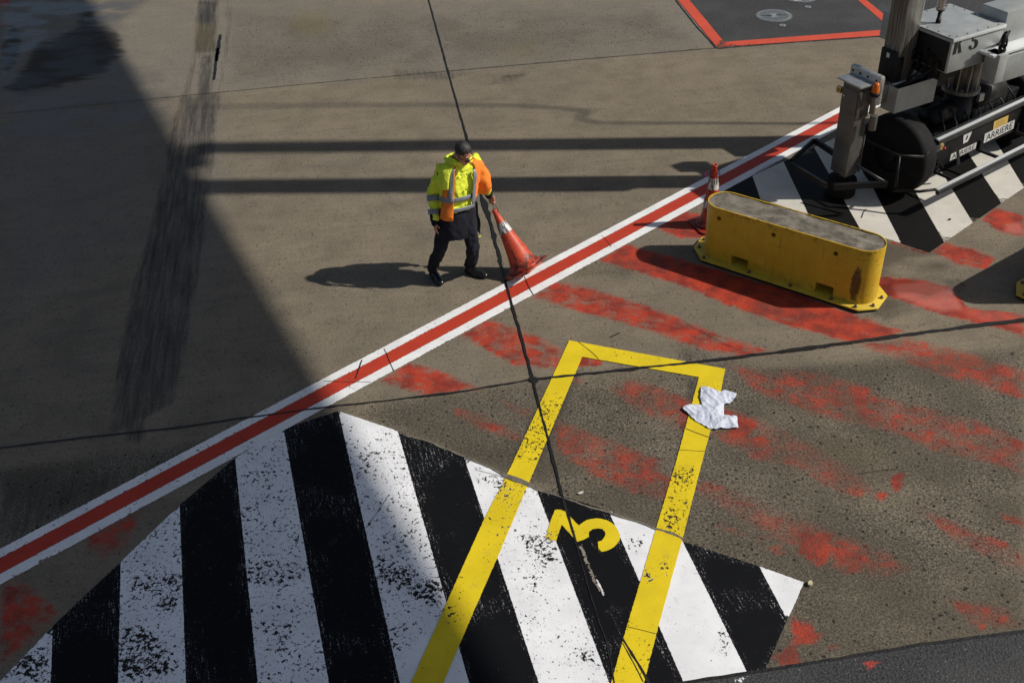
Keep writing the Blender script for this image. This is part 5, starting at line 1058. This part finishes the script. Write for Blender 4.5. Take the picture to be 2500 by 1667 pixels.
# wheels
WC = Vector((4.664, 11.693, .498))
def wheel(c):
    mb = MB(); prof = [(.0, .20), (.0, .40), (.012, .455), (.04, .492), (.09, .498), (.208, .498), (.258, .492), (.286, .455), (.298, .40), (.298, .20)]
    seg = 56; vs = []
    for x, r_ in prof: vs += [c+e*x+(n_*math.cos(2*math.pi*j/seg)+Z*math.sin(2*math.pi*j/seg))*r_ for j in range(seg)]
    mb.add(vs, [(i*seg+j, i*seg+(j+1) % seg, (i+1)*seg+(j+1) % seg, (i+1)*seg+j) for i in range(len(prof)-1) for j in range(seg)]+[((len(prof)-1)*seg+j, (len(prof)-1)*seg+(j+1) % seg, (j+1) % seg, j) for j in range(seg)])
    wh = mb.build('wheel', M['rubber'], BB, True); wh.data.set_sharp_from_angle(angle=R(50))
    mb = MB(); mb.tube([c+e*.05, c+e*.25], .205, 40); mb.tube([c-e*.0, c+e*.05], [.07, .09], 20); mb.build('rim', M['black'], wh)
    for k_ in range(8): a = 2*math.pi*k_/8; q = c+(n_*math.cos(a)+Z*math.sin(a))*.13; mb = MB(); mb.tube([q+e*.035, q+e*.05], .014, 6); mb.build('wheel_nut', M['black'], wh)
wheel(WC); wheel(WC+e*2.25)
mb = MB(); mb.tube([WC+e*.25, WC+e*2.3], .09, 20); mb.build('axle', M['black'], BB, True)
def sp(s, p, z): q = WC+e*(.15+s)+n_*p; return Vector((q.x, q.y, z))
mb = MB(); mb.box(sp(.30, -.36, .36), e*1.6, n_*.70, Z*.20); mb.build('bogie_frame', M['black'], BB, bev=.01)
mb = MB(); mb.box(sp(.35, -.46, .62), e*1.55, n_*.07, Z*.07); mb.box(sp(.10, -.60, .34), e*2.2, n_*.05, Z*.05); mb.build('rear_frame_rail', M['black'], BB)
mb = MB(); mb.box(sp(.10, -.60, .392), e*2.2, n_*.05, Z*.006); mb.box(sp(.35, -.46, .691), e*1.55, n_*.04, Z*.006); mb.build('rear_rail_trim', M['shinyrim'], BB)
# front plate with the signs and its rail
mb = MB(); mb.box(sp(.22, .335, .30), e*2.3, n_*.02, Z*.42); mb.build('front_plate', M['black'], BB, bev=.003)
S0 = sp(.24, .33, .755)
def rail(s0, p, z, L, parent=BB):
    a = sp(s0, p, z); mb = MB(); mb.box(a, e*L, n_*.040, Z*-.020); r_ = mb.build('rail_trim', M['shinyrim'], BB, bev=.002)
    mb = MB(); mb.box(a-Z*.021+n_*.0, e*L, n_*.062, Z*-.022); mb.box(a-Z*.044+n_*.01, e*L, n_*.05, Z*-.028); mb.build('bumper_rail', M['darkrail'], BB, bev=.003)
    return a
rail(.215, .355, .755, 2.3); rail(-.14, .700, .355, 2.75)
mb = MB(); mb.box(sp(.2, .30, .72), e*2.3, n_*.055, Z*.028); mb.build('upper_channel', M['darkrail'], BB)
for s_ in (.30, 1.2, 2.0): mb = MB(); mb.box(sp(s_, .35, .30), e*.03, n_*.36, Z*-.03); mb.box(sp(s_, .355, .30), e*.035, n_*.03, Z*.12); mb.build('rail_bracket', M['black'], BB)
PS = sp(0, .357, .5)
def zs(a, b): return (2300+a/11.76, 280+b/11.76)
def plate(name, quad_, mat, off=.0, th_=.003, cov=None):
    P_ = [onplane(*zs(*q), PS+n_*off, n_) for q in quad_]; k_ = len(P_); mb = MB()
    mb.add([p+n_*th_ for p in P_]+list(P_), [tuple(range(k_)), tuple(range(2*k_-1, k_-1, -1))]+[(i, k_+i, k_+(i+1) % k_, (i+1) % k_) for i in range(k_)])
    o = mb.build(name, mat, BB); me = o.data; bm = bmesh.new(); bm.from_mesh(me); bmesh.ops.recalc_face_normals(bm, faces=bm.faces[:]); bm.to_mesh(me); bm.free(); return o, P_
def lettering(txt, P_, parent, off, mx=.06, my=.14, name='lettering'):
    cu = bpy.data.curves.new('t', 'FONT'); cu.body = txt; cu.resolution_u = 3; cu.offset = .008; ob = bpy.data.objects.new('t', cu); COL.objects.link(ob)
    dg = bpy.context.evaluated_depsgraph_get(); dg.update(); me = bpy.data.meshes.new_from_object(ob.evaluated_get(dg)); bpy.data.objects.remove(ob)
    c = verts_np(me); lo_, hi_ = c.min(0), c.max(0); TL, TR, BR_, BLq = P_; vs = []
    for x, y, z in c:
        s_ = mx+(1-2*mx)*(x-lo_[0])/(hi_[0]-lo_[0]); t_ = my+(1-2*my)*(y-lo_[1])/(hi_[1]-lo_[1]); vs.append((BLq.lerp(BR_, s_)).lerp(TL.lerp(TR, s_), t_)+n_*off)
    return build(name, vs, [tuple(p.vertices) for p in me.polygons], M['sign_text'], parent)
s1, P1 = plate('sign_plate', [(1225, 560), (2085, 150), (2040, 400), (1185, 825)], M['white_sign']); s1['label'] = 'clean sign reading ARRIERE'
lettering('ARRIERE', P1, s1, .0045)
yl, PY = plate('warning_label', [(1490, 205), (1905, 20), (1868, 240), (1455, 455)], M['yellow_label'], .0)
mb = MB()
for i in range(6):
    a = PY[0].lerp(PY[3], .22+.12*i); b = PY[1].lerp(PY[2], .22+.12*i); mb.box(a.lerp(b, .15)+n_*.0032, (b-a)*(.5+.2*((i*7) % 3)/2), Z*.003, n_*.0006)
mb.build('small_print', M['bolt'], yl)
s2, P2 = plate('sign_plate', [(255, 1140), (990, 800), (955, 970), (215, 1330)], M['white_sign'], .0); s2['label'] = 'shaded sign reading ARRIERE, partly covered by a strut'
lettering('ARRIERE', P2, s2, .0045)
d3, P3 = plate('pictogram_label', [(615, 575), (865, 470), (735, 770), (600, 840)], M['white_sign'], .0)
cc = sum(P3, Vector())/4; mb = MB(); mb.add([cc+n_*.004+e*a+Z*b for a, b in ((-.022, -.01), (-.01, -.035), (.012, -.02), (.024, .012), (.008, .038), (-.012, .02))], [(0, 1, 2, 3, 4, 5)]); mb.build('pictogram', M['sign_text'], d3)
# strut crossing the second sign, wheel guard pipes
a = onplane(*zs(405, 1060), PS+n_*.06, n_); b = onplane(*zs(425, 1440), PS+n_*.06, n_); mb = MB(); mb.box(a, e*.045, n_*.015, b-a); mb.build('strut', M['black'], BB)
for pts in ([g(2290, 462, .33), g(2244, 468, .30), g(2181, 464, .28)], [g(2117, 344, .68), g(2196, 381, .68), g(2257, 383, .68)], [g(2196, 381, .68), g(2186, 464, .28)], [g(2117, 344, .68), sp(-.3, -.2, .68)], [g(2257, 383, .68), sp(.23, .36, .70)]):
    mb = MB(); mb.tube(pts, .018, 10); mb.build('wheel_guard', M['black'], BB, True)
# added black gearbox and motor shapes that keep the shaded bogie interior dark
mb = MB(); mb.box(sp(.28, -.30, .30), e*.62, n_*.52, Z*.42); mb.box(sp(.30, -.34, .72), e*.40, n_*.42, Z*.10); mb.build('filler_gearbox', M['black'], BB, bev=.02)
mb = MB(); mb.tube([sp(.42, .06, .84), sp(.86, .06, .84)], .13, 20); mb.build('filler_motor', M['black'], BB, True)
mb = MB(); mb.box(sp(1.10, -.42, .34), e*1.1, n_*.66, Z*.50); mb.build('filler_gearbox', M['black'], BB, bev=.02)
mb = MB(); mb.tube([sp(1.15, .14, .92), sp(1.7, .14, .92)], .15, 20); mb.build('filler_motor', M['black'], BB, True)
mb = MB(); mb.box(sp(1.05, -.75, .88), e*1.3, n_*.75, Z*.28); mb.build('filler_unit', M['black'], BB, bev=.02)
mb = MB(); mb.box(Vector((4.84, 12.27, 2.02)), u*.22, v*.24, Z*.30); mb.build('shadow_tip_box', M['box'], BB, bev=.02)  # added box behind the column, sized to shape a shadow tip on the apron
# limit switches and lamps
def lamp_amber(p):
    mb = MB(); mb.tube([p-Z*.035, p], [.055, .052], 20); b_ = mb.build('beacon_base', M['black'], BB, True)
    mb = MB(); mb.tube([p, p+Z*.01, p+Z*.085, p+Z*.108, p+Z*.116], [.048, .048, .038, .030, .012], 24); mb.build('beacon_lens', M['lamp_amber'], b_, True)
bp = g(2137, 226, 1.42); lamp_amber(bp)
mb = MB(); mb.box(bp-Z*.045-u*.05-v*.04, u*.11, v*.09, Z*-.008); mb.tube([bp-Z*.05, bp-Z*.26], .034, 16); mb.tube([bp-Z*.30+u*.05, bp-Z*.48+u*.05], .045, 16); mb.build('beacon_bracket', M['poststeel'], BB, bev=.002)
for i, (px, hh) in enumerate((((2049, 214), 1.30), ((2066, 226), 1.30))):
    q = g(*px, hh); mb = MB(); mb.box(q-Z*.04, v*-.075, u*-.05, Z*.075); sw = mb.build('limit_switch', M['brass'], BB, bev=.006)
    mb = MB(); mb.ball(q-Z*.01-u*.055-v*.035, .022); mb.build('switch_lens', M['silver' if i else 'brass'], sw, True)
q = g(2296, 360, .66); mb = MB(); mb.box(q+Z*.03, u*-.10, v*.09, Z*-.09); mb.build('sensor_box', M['darkrail'], BB, bev=.004); mb = MB(); mb.box(q+Z*.035, u*.06, v*.05, Z*-.08); sw = mb.build('limit_switch', M['brass'], BB, bev=.006)
mb = MB(); mb.ball(q+u*.07-v*.005-Z*.03, .018); mb.build('switch_button', M['lamp_red'], sw, True)
for k_ in range(7):
    a = sp(.45+.24*k_, .30, .78); b = sp(.55+.2*k_, .05, .9-.04*(k_ % 3)); mb = MB(); mb.tube([a-Z*.3, a, (a+b)/2+Z*.10, b], .013, 8); mb.build('hose', M['darkrail'] if k_ % 2 else M['cable'], BB, True)
for k_ in range(4):
    a = sp(.1+.05*k_, .40, .55-.05*k_); mb = MB(); mb.tube([a, a+e*.06+Z*.03, a+e*.12-Z*.05+n_*.04, a+e*.1-Z*.12], .010, 8); mb.build('hose', M['cable'], BB, True)
# lift frame and tunnel high above, outside the frame: they cast the long shadows on the apron
TE = Vector((-.434, .901, 0)); TP = Vector((-TE.y, TE.x, 0))   # along the tunnel; towards its left side
tc = Vector((6.42, 12.75, 9.75))
mb = MB(); mb.box(tc-TE*15-TP*0, TE*45, TP*3.6, Z*3.0); tun = mb.build('tunnel', M['tunnel'], BB, bev=.05)
for k_ in range(0, 11): mb = MB(); mb.box(tc-TE*14.6+TE*4.2*k_+TP*3.601+Z*1.2, TE*3.4, TP*.02, Z*1.0); mb.build('window', M['glasses'], tun); 
mb = MB(); mb.box(tc-TP*-.0-TE*.3-Z*.25, TP*3.6, TE*.4, Z*.249); mb.build('lift_frame', M['galv'], BB, bev=.02)
# drooping supply hose hanging from the tunnel, its bend seen only as a shadow
def from_shadow(px, x):
    s_ = g(*px); hh = (x-s_.x)*math.tan(SUN_EL)/math.cos(SUN_AZ); return Vector((x, s_.y+hh/math.tan(SUN_EL)*math.sin(SUN_AZ), hh))
hx = 9.2; hs = [(1990, 302), (1920, 302), (1760, 301), (1600, 301), (1460, 300), (1425, 294), (1412, 286), (1422, 280), (1438, 276), (1425, 271), (1380, 265), (1250, 258), (1050, 256), (850, 257), (640, 259), (480, 262)]
mb = MB(); P_ = [from_shadow(p, hx) for p in hs]; mb.tube([P_[0]-Z*3, *P_], .030, 10); mb.build('supply_hose', M['cable'], BB, True)
